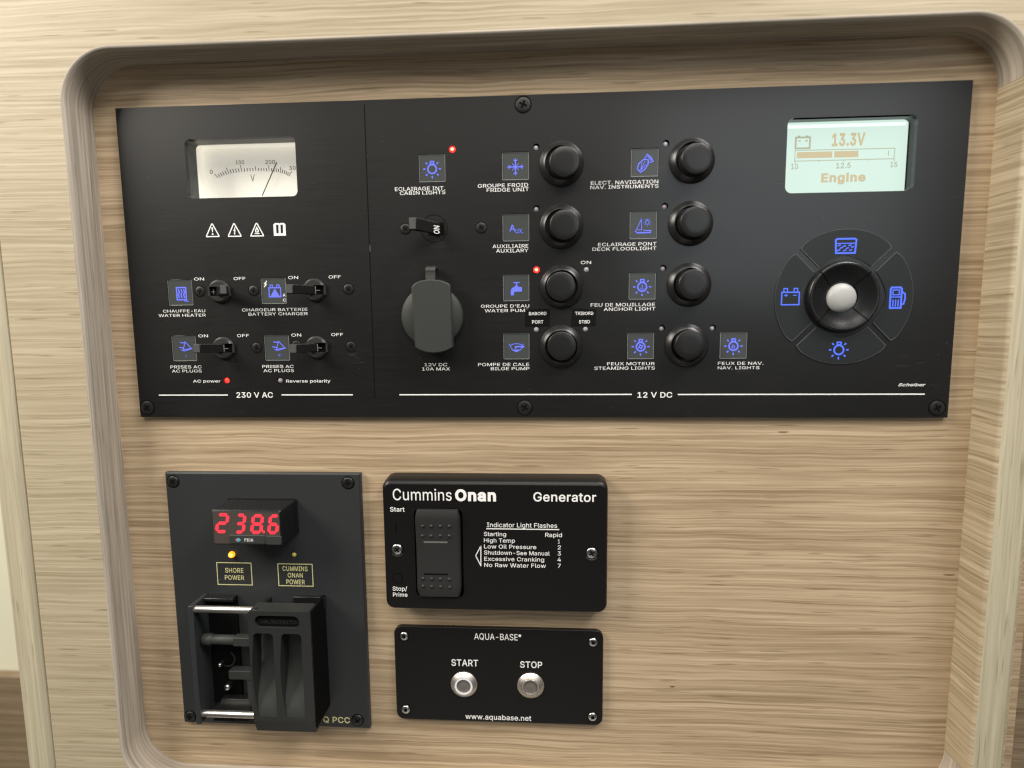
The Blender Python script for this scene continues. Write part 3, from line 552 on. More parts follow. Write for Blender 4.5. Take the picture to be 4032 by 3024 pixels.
def icon(bm, kind, cx, cy, s, z):
    q = lambda x, y: (cx + x * s, cy + y * s)
    if kind == 'lamp': lamp_icon(bm, cx, cy, s, z)
    elif kind.startswith('lamp_'): lamp_icon(bm, cx, cy, s, z, kind[5:])
    elif kind == 'snow':
        k = 0
        for a in range(0, 180, 45):
            L = .62 if a % 90 == 0 else .36; c, d = math.cos(R(a)), math.sin(R(a)); k += 1
            stroke(bm, [q(-L * c, -L * d), q(L * c, L * d)], (.085 if a % 90 == 0 else .05) * s, z + .004 * k)
        for a in range(0, 360, 90):
            c, d = math.cos(R(a)), math.sin(R(a))
            for b0 in (.38,):
                for sg in (-1, 1):
                    e = b0 + .15; c2, d2 = math.cos(R(a)) * e - sg * d * .15, math.sin(R(a)) * e + sg * c * .15; k += 1
                    stroke(bm, [q(b0 * c, b0 * d), q(c2, d2)], .06 * s, z + .004 * k)
    elif kind == 'aux':
        letters(bm, 'A', q(-.50, -.20), q(-.04, -.20), q(0, .28), z, 26)
        letters(bm, 'UX.', q(-.03, -.36), q(.58, -.36), q(0, -.04), z, 22)
    elif kind == 'tap':
        sheet(bm, [[q(-.42, -.52), q(-.17, -.52), q(-.17, -.30), q(-.10, -.24), q(.46, -.24), q(.46, .12), q(.18, .12), q(.18, .22), q(-.12, .22), q(-.12, .12), q(-.24, .10), q(-.36, 0), q(-.42, -.16)]], z)
        stroke(bm, [q(.03, .22), q(.03, .44)], .10 * s, z + .01); stroke(bm, [q(-.22, .46), q(.28, .46)], .085 * s, z + .02)
    elif kind == 'bilge':
        stroke(bm, [q(-.58, .26), q(-.32, -.22), q(0, -.38), q(.32, -.22), q(.46, .02)], .06 * s, z)
        stroke(bm, [q(-.5, .12), q(-.25, .24), q(0, .27), q(.25, .24), q(.50, .12), q(.56, .26)], .06 * s, z + .01)
        sheet(bm, [[q(-.3, -.2), q(.3, -.2), q(0, -.36)]], z + .02)
        stroke(bm, [q(-.06, -.14), q(-.06, .03), q(.5, .03)], .11 * s, z + .026); sheet(bm, [[q(.46, -.1), q(.68, .03), q(.46, .15)]], z + .034)
    elif kind == 'nav':
        stroke(bm, [q(-.55, -.38), q(-.30, -.64), q(.02, -.44), q(.24, -.10), q(.28, .26), q(-.08, .28), q(-.44, -.02)], .085 * s, z, True)
        stroke(bm, [q(-.3, -.52), q(-.2, .06)], .05 * s, z + .010); stroke(bm, [q(-.3, -.52), q(.02, .16)], .05 * s, z + .018); stroke(bm, [q(-.3, -.52), q(.14, -.06)], .05 * s, z + .026)
        stroke(bm, [q(-.02, .28), q(.16, .66), q(.46, .46), q(.64, .12), q(.26, .02)], .07 * s, z + .034)
        stroke(bm, [q(.20, .52), q(.40, .36), q(.50, .18)], .09 * s, z + .044)
    elif kind == 'deck':
        stroke(bm, [q(-.15, .52), q(-.52, -.28), q(-.12, -.28)], .055 * s, z, True)
        stroke(bm, [q(-.62, -.34), q(-.46, -.52), q(.52, -.52), q(.58, -.34), q(.1, -.34), q(0, -.28)], .07 * s, z + .010)
        stroke(bm, [q(-.46, -.48), q(.5, -.48)], .07 * s, z + .018)
        lamp_icon(bm, *q(.30, .26), s * .42, z)
    elif kind == 'heater':
        stroke(bm, [q(-.40, -.52), q(.38, -.52), q(.38, .46), q(-.40, .46)], .11 * s, z, True)
        for i in (-.22, 0, .22):
            stroke(bm, [q(i - .03, .34), q(i + .04, .12), q(i - .04, -.14), q(i + .03, -.40)], .11 * s, z + .012)
        stroke(bm, [q(.2, -.62), q(.58, -.64)], .07 * s, z + .02)
    elif kind == 'charger': battery_icon(bm, cx, cy, s, z, .48, .42, True, False)
    elif kind.startswith('plug'):
        stroke(bm, [q(0, .50), q(-.18, -.16), q(.52, -.06)], .07 * s, z, True)
        stroke(bm, [q(-.42, .44), q(-.04, .40)], .085 * s, z + .012); stroke(bm, [q(-.52, .04), q(-.10, -.02)], .085 * s, z + .012)
        stroke(bm, [q(-.36, -.16), q(-.12, -.26), q(.60, -.06)], .07 * s, z + .02)
        letters(bm, kind[4], q(-.02 if kind[4] == '1' else -.08, -.72), q(.06 if kind[4] == '1' else .12, -.72), q(0, -.56), z, 30)
    elif kind == 'battery': battery_icon(bm, cx, cy, s, z, .62, .52)
    elif kind == 'tank':
        stroke(bm, [q(-.66, -.48), q(.66, -.48), q(.72, .44), q(.6, .52), q(-.6, .52), q(-.72, .44)], .12 * s, z, True)
        stroke(bm, [q(-.66, .2), q(.66, .2)], .07 * s, z + .012)
        for i, (x, y) in enumerate([(-.45, .06), (-.1, .0), (.3, .06), (-.3, -.12), (.12, -.14), (.48, -.06), (-.48, -.28), (-.05, -.3), (.36, -.28)]):
            stroke(bm, [q(x - .12, y - .03), q(x + .1, y + .04)], .085 * s, z + .012)
    elif kind == 'pump':
        stroke(bm, [q(-.40, -.72), q(.36, -.72), q(.36, .62), q(.28, .74), q(-.34, .74), q(-.40, .62)], .13 * s, z, True)
        stroke(bm, [q(-.24, .22), q(.2, .22), q(.2, .56), q(-.24, .56)], .08 * s, z + .012, True)
        stroke(bm, [q(-.36, .06), q(.32, .06)], .08 * s, z + .014)
        for i in (-.2, -.02, .16): stroke(bm, [q(i, -.62), q(i, -.12)], .085 * s, z + .014)
        stroke(bm, [q(.38, .44), q(.60, .28), q(.62, -.1), q(.54, -.42), q(.38, -.50)], .11 * s, z + .02)

# ------------------------------------------------------------------ the wide switch panel
PX0, PX1, PY0, PY1 = -213.6, 193.6, -49.2, 106.1
pan = thing('control_panel', 'wide black electrical panel with voltmeter, blue icons, round buttons and lit screen', 'control panel', (-10, PY0, 0))
TS = 13.2
tiles = [  # kind, photo-measured centre, extra
    ('lamp', (-55.45, 73.58)), ('snow', (-14.81, 73.58)), ('aux', (-14.85, 44.55)),
    ('nav', (46.82, 73.69)), ('deck', (46.66, 44.58)), ('lamp_anchor', (46.58, 15.62)),
    ('lamp_fan', (46.28, -13.53)), ('lamp_sail', (91.08, -13.52)), ('tap', (-14.98, 15.54)),
    ('bilge', (-15.08, -13.32)), ('heater', (-187.18, 15.29)), ('charger', (-138.03, 15.56)),
    ('plug1', (-187.25, -13.32)), ('plug2', (-137.94, -13.34))]
leds = [((-45.32, 82.12), 'on'), ((-4.73, 82.16), 'deep'), ((-4.71, 53.42), 'deep'), ((-4.89, 24.16), 'on'),
        ((19.47, 23.97), 'off'), ((-5.14, -4.99), 'off'), ((19.17, -4.97), 'off'), ((56.68, 82.21), 'deep'),
        ((56.68, 53.27), 'deep'), ((56.53, 24.08), 'deep'), ((56.40, -4.85), 'deep'), ((80.89, -4.90), 'deep'),
        ((-165.58, -30.04), 'dim'), ((-137.18, -30.13), 'off')]
a, b_ = (-179.36, 90.28), (-122.98, 61.81)
VM = (a[0], b_[0], b_[1], a[1])
a, b_ = (112.34, 91.86), (170.70, 57.93)
LC = (a[0], b_[0], b_[1], a[1])
PADC = (141.54, 9.08)
holes = [rr(*VM, 2.6), rr(*LC, 3.0)]
holes += [rr(x - TS / 2, x + TS / 2, y - TS / 2, y + TS / 2, .25, 1) for k, (x, y) in tiles]
holes += [circ(x, y, 1.55, 20) for (x, y), st in leds]
bm = new(); prism(bm, [(PX0, PY0), (PX1, PY0), (PX1, PY1), (PX0, PY1)], ZB + .02, 0, holes=[list(reversed(h)) for h in holes])
obj('faceplate', bm, M['panel'], pan, (-10, PY0, 0), smooth=False)
# engraved joint between the 230 V and the 12 V side
g0, g1 = (-88.21, -39.07), (-87.33, 96.02)
gx = (g0[0] + g1[0]) / 2
bm = new(); box(bm, gx - .22, gx + .22, g0[1], g1[1] + 8, -.2, .035)
obj('joint_line', bm, M['void'], pan, (gx, g0[1], 0), smooth=False)
bm = new(); box(bm, gx + .24, gx + .34, (-86.22, 34.20)[1], (-86.09, 37.55)[1], -.2, .05)
obj('worn_edge', bm, M['mark'], pan, (gx, g0[1], 0), smooth=False)

import random
rnd = random.Random(4)
sx_, sy_ = (-97.95, -18.03)
bm = new()
for i in range(11):
    u, v = sx_ + rnd.uniform(-5, 6), sy_ + rnd.uniform(-4, 4.5); L = rnd.uniform(1.5, 5)
    stroke(bm, [(u, v), (u + L, v + rnd.uniform(-.25, .25))], rnd.uniform(.07, .16), .03 + .003 * i)
obj('scuff_marks', bm, M['scuff'], pan, (sx_, sy_, 0), smooth=False)
# backlit icon windows
for kind, (x, y) in tiles:
    h = TS / 2 - .12
    bm = new(); box(bm, x - h, x + h, y - h, y + h, -2.2, -.42)
    t = obj('icon_window', bm, M['tile'], pan, (x, y, -.4), bevel=.28, seg=2)
    bm = new(); sheet(bm, [rr(x - h + .05, x + h - .05, y - h + .05, y + h - .05, .3, 2), rr(x - h + .26, x + h - .26, y - h + .26, y + h - .26, .3, 2)], -.36)
    obj('rim_highlight', bm, M['edge'], t, (x, y, -.36), smooth=False)  # pale border paints the light caught by the tile's bevelled edge
    bm = new(); icon(bm, kind, x + (.6 if kind in ('heater', 'charger', 'plug1') else 0) + (.9 if kind == 'plug2' else 0), y - (.4 if kind[0] != 'p' else -.3), 6.3, -.33)
    obj('symbol', bm, M['blue'], t, (x, y, -.33), smooth=False)
    if kind == 'charger':
        bm = new(); stroke(bm, [(x - 3.3, y + 5.0), (x - 4.6, y + 3.5), (x - 3.6, y + 3.4), (x - 4.9, y + 1.9)], .45, -.33)
        letters(bm, 'A', (x + 4.6, y - 2.9), (x + 6.0, y - 2.9), (x, y - 1.5), -.33, 20); letters(bm, 'C', (x + 4.6, y - 5.4), (x + 6.0, y - 5.4), (x, y - 4.0), -.33, 20)
        obj('printed_mark', bm, M['white'], t, (x, y, -.33), smooth=False)

# indicator lamps sitting in drilled holes
for (x, y), st in leds:
    bm = new()
    z = {'on': -.2, 'dim': -.5, 'off': -.45, 'deep': -.75}[st]
    dome(bm, x - (.25 if st == 'deep' else 0), y - (.3 if st == 'deep' else 0), 1.5 if st in ('on', 'off') else 1.38, z - .5, .9)
    o = obj('indicator_light', bm, M[{'on': 'ledr', 'dim': 'ledd'}.get(st, 'led')], pan, (x, y, 0))
    if st in ('on', 'dim'): o['label'] = 'glowing red indicator light' if st == 'on' else 'dimly glowing red indicator light'
    if st == 'on':
        bm = new(); dome(bm, x, y, .75, z + .3, .35, 14); obj('hot_spot', bm, M['hot'], o, (x, y, z), smooth=True)
    bm = new(); sheet(bm, [circ(x, y, 1.6, 20)], -2.45); obj('lamp_hole', bm, M['void'], o, (x, y, -2.45), smooth=False)

# round push buttons: ring seat, cap centre, cap height
btn = [((7.41, 73.94), (8.52, 72.68), 9.5), ((7.31, 44.57), (8.67, 44.14), 9),
       ((7.30, 15.67), (6.95, 15.73), 5.0), ((7.13, -13.56), (7.39, -13.07), 5.5),
       ((68.85, 73.89), (68.86, 72.48), 9.5), ((68.90, 44.84), (69.09, 44.23), 9.5),
       ((68.89, 15.83), (69.05, 15.64), 9), ((68.41, -13.47), (68.60, -12.73), 6.5)]
for c, k, hz in btn:
    bm = new()
    lathe(bm, [(10.5, -.2), (10.6, .5), (10.4, .9), (8.25, 2.75), (8.05, 2.85), (7.8, 2.75), (7.65, 2.3), (7.5, .1), (0.6, .1)], c[0], c[1], 56)
    b0 = obj('push_button', bm, M['plastic'], pan, (c[0], c[1], 0), sharp=38)
    if hz < 6: b0['label'] = 'black push button pressed in'
    bm = new(); cx, cy = c[0] * .25 + k[0] * .75, c[1] * .25 + k[1] * .75
    lathe(bm, [(7.1, .12), (7.05, hz * .5), (7.0, hz - .45), (6.88, hz - .12), (6.6, hz), (4.0, hz + .06), (.5, hz + .1)], cx, cy, 48, shift=(k[0] - cx, k[1] - cy))
    obj('cap', bm, M['plastic'], b0, (cx, cy, hz), sharp=50)

# circuit breakers with paddle levers
tipz = []
def lever(parent, x, y, tx, ty, tz, w, way, mat):
    """paddle from the slot at (x, y) to a flat tip centred on (tx, ty, tz); way -1 leans left"""
    s = -way
    P = [(tx - 1.9, tz - .5), (tx - 1.9, tz), (tx + 1.9, tz), (tx + 1.9 + .2 * s, tz - 1.2), (x + .3 * s + 1.2, .6), (x + 1.4, -1.5), (x - 1.6, -1.5), (x - 1.2 - .4 * s, .4)]
    if way < 0:
        P = [(tx - 1.8, tz - 1.3), (tx - 1.75, tz - .15), (tx - 1.2, tz + .15), (tx + 1.6, tz), (tx + 2.1, tz - .7), (x - 1.8, 4.6), (x + .8, 1.6), (x + 1.6, -1.0), (x - 2.0, -1.0), (x - 2.4, 1.6), (x - 4.6, 5.6)]
    else:
        P = [(2 * x - a_, b0_) for a_, b0_ in
             [(2 * x - tx - 1.8, tz - 1.3), (2 * x - tx - 1.75, tz - .15), (2 * x - tx - 1.2, tz + .15), (2 * x - tx + 1.6, tz), (2 * x - tx + 2.1, tz - .7), (x - 1.8, 4.6), (x + .8, 1.6), (x + 1.6, -1.0), (x - 2.0, -1.0), (x - 2.4, 1.6), (x - 4.6, 5.6)]]
    bm = new(); rings = []
    for yy in (-.5, .5):
        row = []
        for px, pz in P:
            t = max(0, min(1, pz / tz)); row.append((px, y + (ty - y) * t + yy * w, pz))
        rings.append(row)
    loft(bm, rings)
    lv = obj('lever', bm, mat, parent, (x, y, 0), bevel=.35, seg=2)
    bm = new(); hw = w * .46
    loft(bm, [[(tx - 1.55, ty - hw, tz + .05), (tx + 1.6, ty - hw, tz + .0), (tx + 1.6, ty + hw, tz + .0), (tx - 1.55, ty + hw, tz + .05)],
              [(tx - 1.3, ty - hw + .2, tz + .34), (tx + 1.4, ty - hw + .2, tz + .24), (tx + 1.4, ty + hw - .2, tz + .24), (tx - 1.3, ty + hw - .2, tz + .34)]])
    tipz.append(obj('lit_tip', bm, M['tip'], parent, (tx, ty, tz), smooth=False))  # paler sheet paints the light on the lever's end face
    return lv
for (x, y), tip, way in [((-165.97, 15.59), (-157.33, 15.97), 1), ((-116.50, 15.67), (-124.32, 15.83), -1),
                         ((-165.80, -13.22), (-172.87, -12.46), -1), ((-116.83, -13.18), (-123.98, -13.22), -1)]:
    bm = new()
    for sg in (1, -1):
        seg = [(x + 5.75 * math.cos(R(a)), y + 5.75 * math.sin(R(a))) for a in ([24 + 132 * i / 18 for i in range(19)] if sg > 0 else [204 + 132 * i / 18 for i in range(19)])]
        seg2 = [(x + (px - x) * .8, y + sg * 2.34 + (py - y - sg * 2.34) * .72) for px, py in seg]
        seg0 = [(px, max(py, y + 2.34) if sg > 0 else min(py, y - 2.34)) for px, py in seg]
        loft(bm, [[(px, py, -.2) for px, py in seg0], [(px, py, .9) for px, py in seg0], [(px, py, 1.9) for px, py in seg2]])
    for sg in (1, -1):
        prism(bm, [(x + sg * 5.76, y - 2.33), (x + sg * 5.76, y + 2.33), (x + sg * 4.9, y + 2.33), (x + sg * 4.9, y - 2.33)][::1 if sg < 0 else -1], -.2, 1.0)
    cb = obj('circuit_breaker', bm, M['collar'], pan, (x, y, 0), sharp=45)
    bm = new(); sheet(bm, [circ(x, y, 5.9, 36)], .05); obj('slot', bm, M['void'], cb, (x, y, 0), smooth=False)
    lever(cb, x, y, tip[0], y + (tip[1] - y) * .6, 12, 4.5, way, M['lever'])
    bm = new()
    if way < 0:
        stroke(bm, [(x + 1.0, y - 1.9), (x + 1.0, y + 1.7)], .28, 1.75); stroke(bm, [(x + 1.2, y - .2), (x + 3.2, y - .2)], .22, 1.76)
    else:
        stroke(bm, [(x - 4.3, y - .2), (x - 2.8, y - .2)], .22, .3); stroke(bm, [(x - 3.2, y - 1.3), (x - 3.2, y + 1.1)], .15, .31)
    obj('position_mark', bm, M['mark'], cb, (x, y, 1), smooth=False)
x, y = (-55.15, 44.80)
bm = new(); sheet(bm, [circ(x, y, 6.75, 40), circ(x, y, 6.4, 40)], .05)
cb = obj('circuit_breaker', bm, M['void'], pan, (x, y, 0), smooth=False)
bm = new(); p0, p1 = (-58.00, 41.44), (-49.99, 47.73); box(bm, p0[0], p1[0], p0[1], p1[1], -.3, .06)
obj('slot', bm, M['void'], cb, (x, y, 0), smooth=False)
tp = (-63.07, 45.52)
lv = lever(cb, (-53.15, 44.39)[0], (-53.15, 44.39)[1], tp[0], tp[1], 12, 5.8, -1, M['lever'])
a = (-53.07, 43.80)
bm = new()
for s_, o_ in (('O', 0), ('N', 1)):
    # lettering turned a quarter so that it reads up the lever
    tmp = new(); letters(tmp, s_, (0, 0), (1.75, 0), (0, 2.3), 0, 30)
    for f in tmp.faces:
        face(bm, [bm.verts.new((a[0] + 1.0 - v.co.y, a[1] - 2.0 + o_ * 2.05 + v.co.x, 2.55 + .9 * v.co.y + v.co.z)) for v in f.verts])
    tmp.free()
obj('position_mark', bm, M['white'], cb, (a[0], a[1], 3), smooth=False)

# screws of the panel
for c in ((-176.44, 15.72), (-148.32, 15.78), (-99.20, 15.91), (-148.45, -13.15), (-99.05, -12.94), (-31.74, 44.78), (-69.33, 44.95), (-127.39, -12.17)):
    screw(pan, c, 2.45, M['bscrew'], 0, 25 + 31 * (c[0] % 2), h=.3)
for c in ((-10.89, 101.64), (-11.11, -44.23), (-209.47, -44.29), (188.32, -44.40)):
    screw(pan, c, 3.5, M['bscrew'], 0, 15 + 47 * (c[0] % 2), h=.45)

# 12 V socket under its hinged lid
x, y = (-56.66, 1.84)
bm = new(); lathe(bm, [(15.2, -.2), (15.3, 1.5), (15.2, 3.4), (14.7, 4.0), (8, 4.3)], x, y, 64)
so = obj('power_socket', bm, M['lid'], pan, (x, y, 0), sharp=50)
p = [(-65.64, 16.02), (-64.06, 17.92), (-60.93, 19.25), (-56.13, 19.79), (-51.10, 19.23), (-47.77, 17.98), (-46.56, 16.76),
     (-45.74, -13.36), (-48.49, -14.86), (-51.92, -15.85), (-55.34, -16.17), (-59.32, -15.70), (-62.71, -14.55), (-64.67, -13.07)]
bm = new(); prism(bm, list(reversed(p)), 3.9, 7.6)
obj('lid', bm, M['lid'], so, (x, y, 7.5), bevel=.6, seg=2)
p0, p1 = (-58.80, 19.80), (-53.95, 26.17)
bm = new(); rows = []
for yy, zz in ((p0[1] - 1, 6.2), (p0[1] + 1.2, 6.1), (p0[1] + 3.2, 5.6), (p1[1] - 2.0, 5.9), (p1[1] - .8, 5.3), (p1[1], 3.6), (p1[1] - .2, 0)):
    rows.append([(p0[0], yy, zz), (p1[0], yy, zz), (p1[0], yy - (.9 if zz < 5.4 else 0), zz - (1.0 if zz >= 5.3 else 0)), (p0[0], yy - (.9 if zz < 5.4 else 0), zz - (1.0 if zz >= 5.3 else 0))])
loft(bm, rows); obj('hinge_strap', bm, M['lid'], so, (p0[0], p0[1], 5), bevel=.25)

# voltmeter let into the panel
def well(bm, q, r, z0, z1, q2=None):
    loft(bm, [[(x, y, z0) for x, y in rr(*q, r)], [(x, y, z1) for x, y in rr(*(q2 or q), r)]], False, False)
V0, V1 = VM[0], VM[1]
bm = new(); well(bm, VM, 2.6, -.02, -9.5)
vm = obj('voltmeter', bm, M['bezel'], pan, (V0, VM[2], 0), sharp=50)
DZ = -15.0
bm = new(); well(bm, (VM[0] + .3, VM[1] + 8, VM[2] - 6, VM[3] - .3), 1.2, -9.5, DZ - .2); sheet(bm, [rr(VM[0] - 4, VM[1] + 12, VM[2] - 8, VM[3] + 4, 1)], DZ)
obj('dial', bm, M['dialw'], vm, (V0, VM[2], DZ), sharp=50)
zi = DZ + .08
bm = new()
letters(bm, '0', (-175.94, 77.36), (-174.30, 77.32), (-174.98, 79.32), zi, 12)
letters(bm, '100', (-161.64, 81.86), (-157.09, 81.88), (-159.01, 83.70), zi, 12)
letters(bm, '200', (-145.73, 81.53), (-140.60, 81.53), (-143.46, 83.44), zi, 12)
letters(bm, '300', (-133.23, 78.31), (-127.85, 78.30), (-130.85, 80.15), zi, 12)
letters(bm, 'V', (-154.16, 73.20), (-151.86, 73.15), (-152.67, 76.49), zi, 4)
obj('dial_lettering', bm, M['ink'], vm, (V0, VM[2], zi), smooth=False)
inn = [(-171.44, 75.08), (-158.56, 77.97), (-151.07, 78.23), (-143.91, 77.93), (-133.74, 75.08)]
out = [(-173.54, 77.30), (-159.16, 81.29), (-151.24, 80.97), (-144.08, 80.79), (-131.93, 77.58)]
ts = [0, 1 / 3, .5, 2 / 3, 1]
def lag(pts, t):
    sx = sy = 0
    for i, (px, py) in enumerate(pts):
        w_ = 1
        for j in range(5):
            if j != i: w_ *= (t - ts[j]) / (ts[i] - ts[j])
        sx += w_ * px; sy += w_ * py
    return sx, sy
bm = new()
for i in range(31):
    t = i / 30; a = lag(inn, t); b_ = lag(out, t); L = 1.0 if i % 10 == 0 else (.85 if i % 5 == 0 else .55)
    stroke(bm, [a, (a[0] + (b_[0] - a[0]) * L, a[1] + (b_[1] - a[1]) * L)], .42 if i % 5 == 0 else .5, zi)
obj('dial_scale', bm, M['mark'], vm, (V0, VM[2], zi), smooth=False)
a, b_ = (-147.45, 65.21), (-138.75, 81.78)
bm = new(); stroke(bm, [a, b_], .62, DZ + 2); obj('needle', bm, M['ink'], vm, (a[0], a[1], DZ + 2), smooth=False)

# lit screen let into the panel
bm = new(); well(bm, LC, 3.0, -.02, -6.6)
ds = obj('display_screen', bm, M['gloss'], pan, (LC[0], LC[2], 0), sharp=50)
SZ = -6.5
bm = new(); sheet(bm, [rr(LC[0] - 3, LC[1] - .4, LC[2] - 3, LC[3] + .3, 2.2)], SZ)
obj('backlit_glass', bm, M['lcd'], ds, (LC[0], LC[2], SZ), smooth=False)
a, b_ = (115.41, 89.85), (169.17, 90.00)
bm = new(); stroke(bm, [(a[0] - 2, (a[1] + b_[1]) / 2), (b_[0], (a[1] + b_[1]) / 2)], 1.5, SZ + .03)
obj('lit_edge', bm, M['lcdhot'], ds, (a[0], a[1], SZ), smooth=False)
z = SZ + .08
def lcdtext(s, l, r, t, bold=40, mat='amber'):
    return caption(s, l, r, t, ds, M[mat], z, bold, name='readout')
lcdtext('13.3V', (135.72, 80.99), (150.94, 80.59), (143.22, 86.29), 66, 'amber')
lcdtext('Engine', (131.54, 64.37), (152.18, 64.00), (141.91, 68.04), 76, 'amber')
lcdtext('10', (117.29, 70.47), (120.54, 70.39), (118.57, 73.03), 34, 'olive')
lcdtext('12.5', (138.22, 70.36), (144.94, 70.31), (141.65, 72.86), 34, 'olive')
lcdtext('15', (163.17, 70.27), (166.36, 70.30), (164.50, 72.74), 30, 'olive')
bm = new()
stroke(bm, [(118.83, 79.04), (164.80, 78.86), (164.64, 74.10), (118.87, 74.11)], .36, z, True)
for p, q in (((118.87, 74.11), (118.92, 73.02)), ((129.97, 74.12), (130.00, 73.49)), ((141.58, 74.11), (141.63, 73.31)), ((153.14, 74.11), (153.18, 73.48)), ((164.64, 74.10), (164.71, 72.96)), ((161.92, 77.69), (162.05, 75.53))):
    stroke(bm, [p, q], .36, z + .012)
obj('bar_outline', bm, M['olive'], ds, (LC[0], LC[2], z), smooth=False)
bm = new(); sheet(bm, [[(119.73, 78.22), (136.09, 78.19), (136.12, 75.34), (119.80, 75.41)]], z); sheet(bm, [[(137.01, 78.23), (148.12, 78.16), (148.22, 75.26), (137.10, 75.31)]], z)
obj('bar_fill', bm, M['amber'], ds, (LC[0], LC[2], z), smooth=False)
bm = new(); c = (122.23, 82.83)
stroke(bm, [(c[0] - 3.3, c[1] - 2.9), (c[0] + 3.3, c[1] - 2.9), (c[0] + 3.3, c[1] + 2.1), (c[0] - 3.3, c[1] + 2.1)], .8, z, True)
for sg in (-1, 1): stroke(bm, [(c[0] + sg * 1.9 - .6, c[1] + 2.6), (c[0] + sg * 1.9 + .6, c[1] + 2.6)], .7, z + .012)
stroke(bm, [(c[0] - 2.4, c[1] + .5), (c[0] - 1.0, c[1] + .5)], .5, z); sheet(bm, [circ(c[0] + 1.7, c[1] + .5, .5, 10)], z)
obj('battery_symbol', bm, M['olive'], ds, (c[0], c[1], z), smooth=False)

# round navigation pad: four keys and a tilting centre
cx, cy = PADC
for mid, kind in ((90, 'tank'), (180, 'battery'), (270, 'lamp'), (0, 'pump')):
    Ro = 32.0; gapw = 1.35; pts = []
    ao = math.degrees(math.asin(gapw / Ro)); ai = math.degrees(math.asin(gapw / 18.6))
    for i in range(25):
        a = mid - 45 + ao + (90 - 2 * ao) * i / 24; rr_ = Ro - (.9 if i in (0, 24) else .25 if i in (1, 23) else 0)
        pts.append((cx + rr_ * math.cos(R(a)), cy + rr_ * math.sin(R(a))))
    for i in range(17):
        t = 1 - 2 * i / 16; a = mid + t * (45 - ai); r_ = 18.5 + 1.5 * (1 - abs(t)) ** 2.2
        pts.append((cx + r_ * math.cos(R(a)), cy + r_ * math.sin(R(a))))
    kc = (cx + 25.8 * math.cos(R(mid)), cy + 25.8 * math.sin(R(mid)))
    bm = new(); prism(bm, pts, -.2, .45)
    k = obj('navigation_key', bm, M['key'], pan, (kc[0], kc[1], .45), bevel=.22, seg=2)
    bm = new(); inner = [(cx + (px - cx) * .993 , cy + (py - cy) * .993) for px, py in pts]
    mx, my = kc; inner = [(mx + (px - mx) * .978, my + (py - my) * .978) for px, py in pts]; outer_ = [(mx + (px - mx) * .992, my + (py - my) * .992) for px, py in pts]
    vs_ = [[bm.verts.new((px, py, .475)) for px, py in lp_] for lp_ in (outer_, inner)]
    for i in range(len(pts)): j_ = (i + 1) % len(pts); face(bm, [vs_[0][i], vs_[0][j_], vs_[1][j_], vs_[1][i]])
    obj('edge_highlight', bm, M['rim'], k, (kc[0], kc[1], .48), smooth=False)  # pale line paints the highlight along the key's bevel
    ic = {90: (141.29, 32.97), 180: (116.83, 9.25), 270: (140.67, -16.04), 0: (165.72, 8.51)}[mid]
    bm = new(); icon(bm, kind, ic[0], ic[1], 6.6, .49); obj('symbol', bm, M['blue2'], k, (ic[0], ic[1], .5), smooth=False)
bm = new(); jx, jy = (140.69, 9.29)
lathe(bm, [(17.6, -.1), (17.5, .1), (16.9, .12), (16.6, 2.4), (16.2, 3.3), (15.6, 3.6), (14.6, 3.3), (12.5, 2.3), (9.5, 1.2), (7.4, .8), (7.2, -.1), (1, -.1)], jx, jy, 64)
j = obj('joystick', bm, M['gloss'], pan, (jx, jy, 0), sharp=45)
bm = new()
for a in (45, 135, 225, 315):
    c, d = math.cos(R(a)), math.sin(R(a)); px, py = -d * .3, c * .3
    prof = [(7.4, .85), (9.5, 1.25), (12.5, 2.35), (14.6, 3.36), (15.6, 3.66), (16.3, 3.36), (16.8, 2.0)]
    top = [[(jx + r * c + sg * px, jy + r * d + sg * py, z_) for r, z_ in prof] for sg in (-1, 1)]
    vs = [[bm.verts.new(q_) for q_ in row] for row in top]
    for i in range(len(prof) - 1): face(bm, [vs[0][i], vs[0][i + 1], vs[1][i + 1], vs[1][i]])
obj('dividing_groove', bm, M['void'], j, (jx, jy, 2), smooth=False)
bm = new(); c = (140.28, 8.73); lathe(bm, [(6.9, .2), (6.85, 1.3), (6.4, 2.2), (5.2, 3.1), (3.4, 3.7), (.8, 3.95)], c[0], c[1], 48)
obj('knob', bm, M['knob'], j, (c[0], c[1], 4), sharp=60)

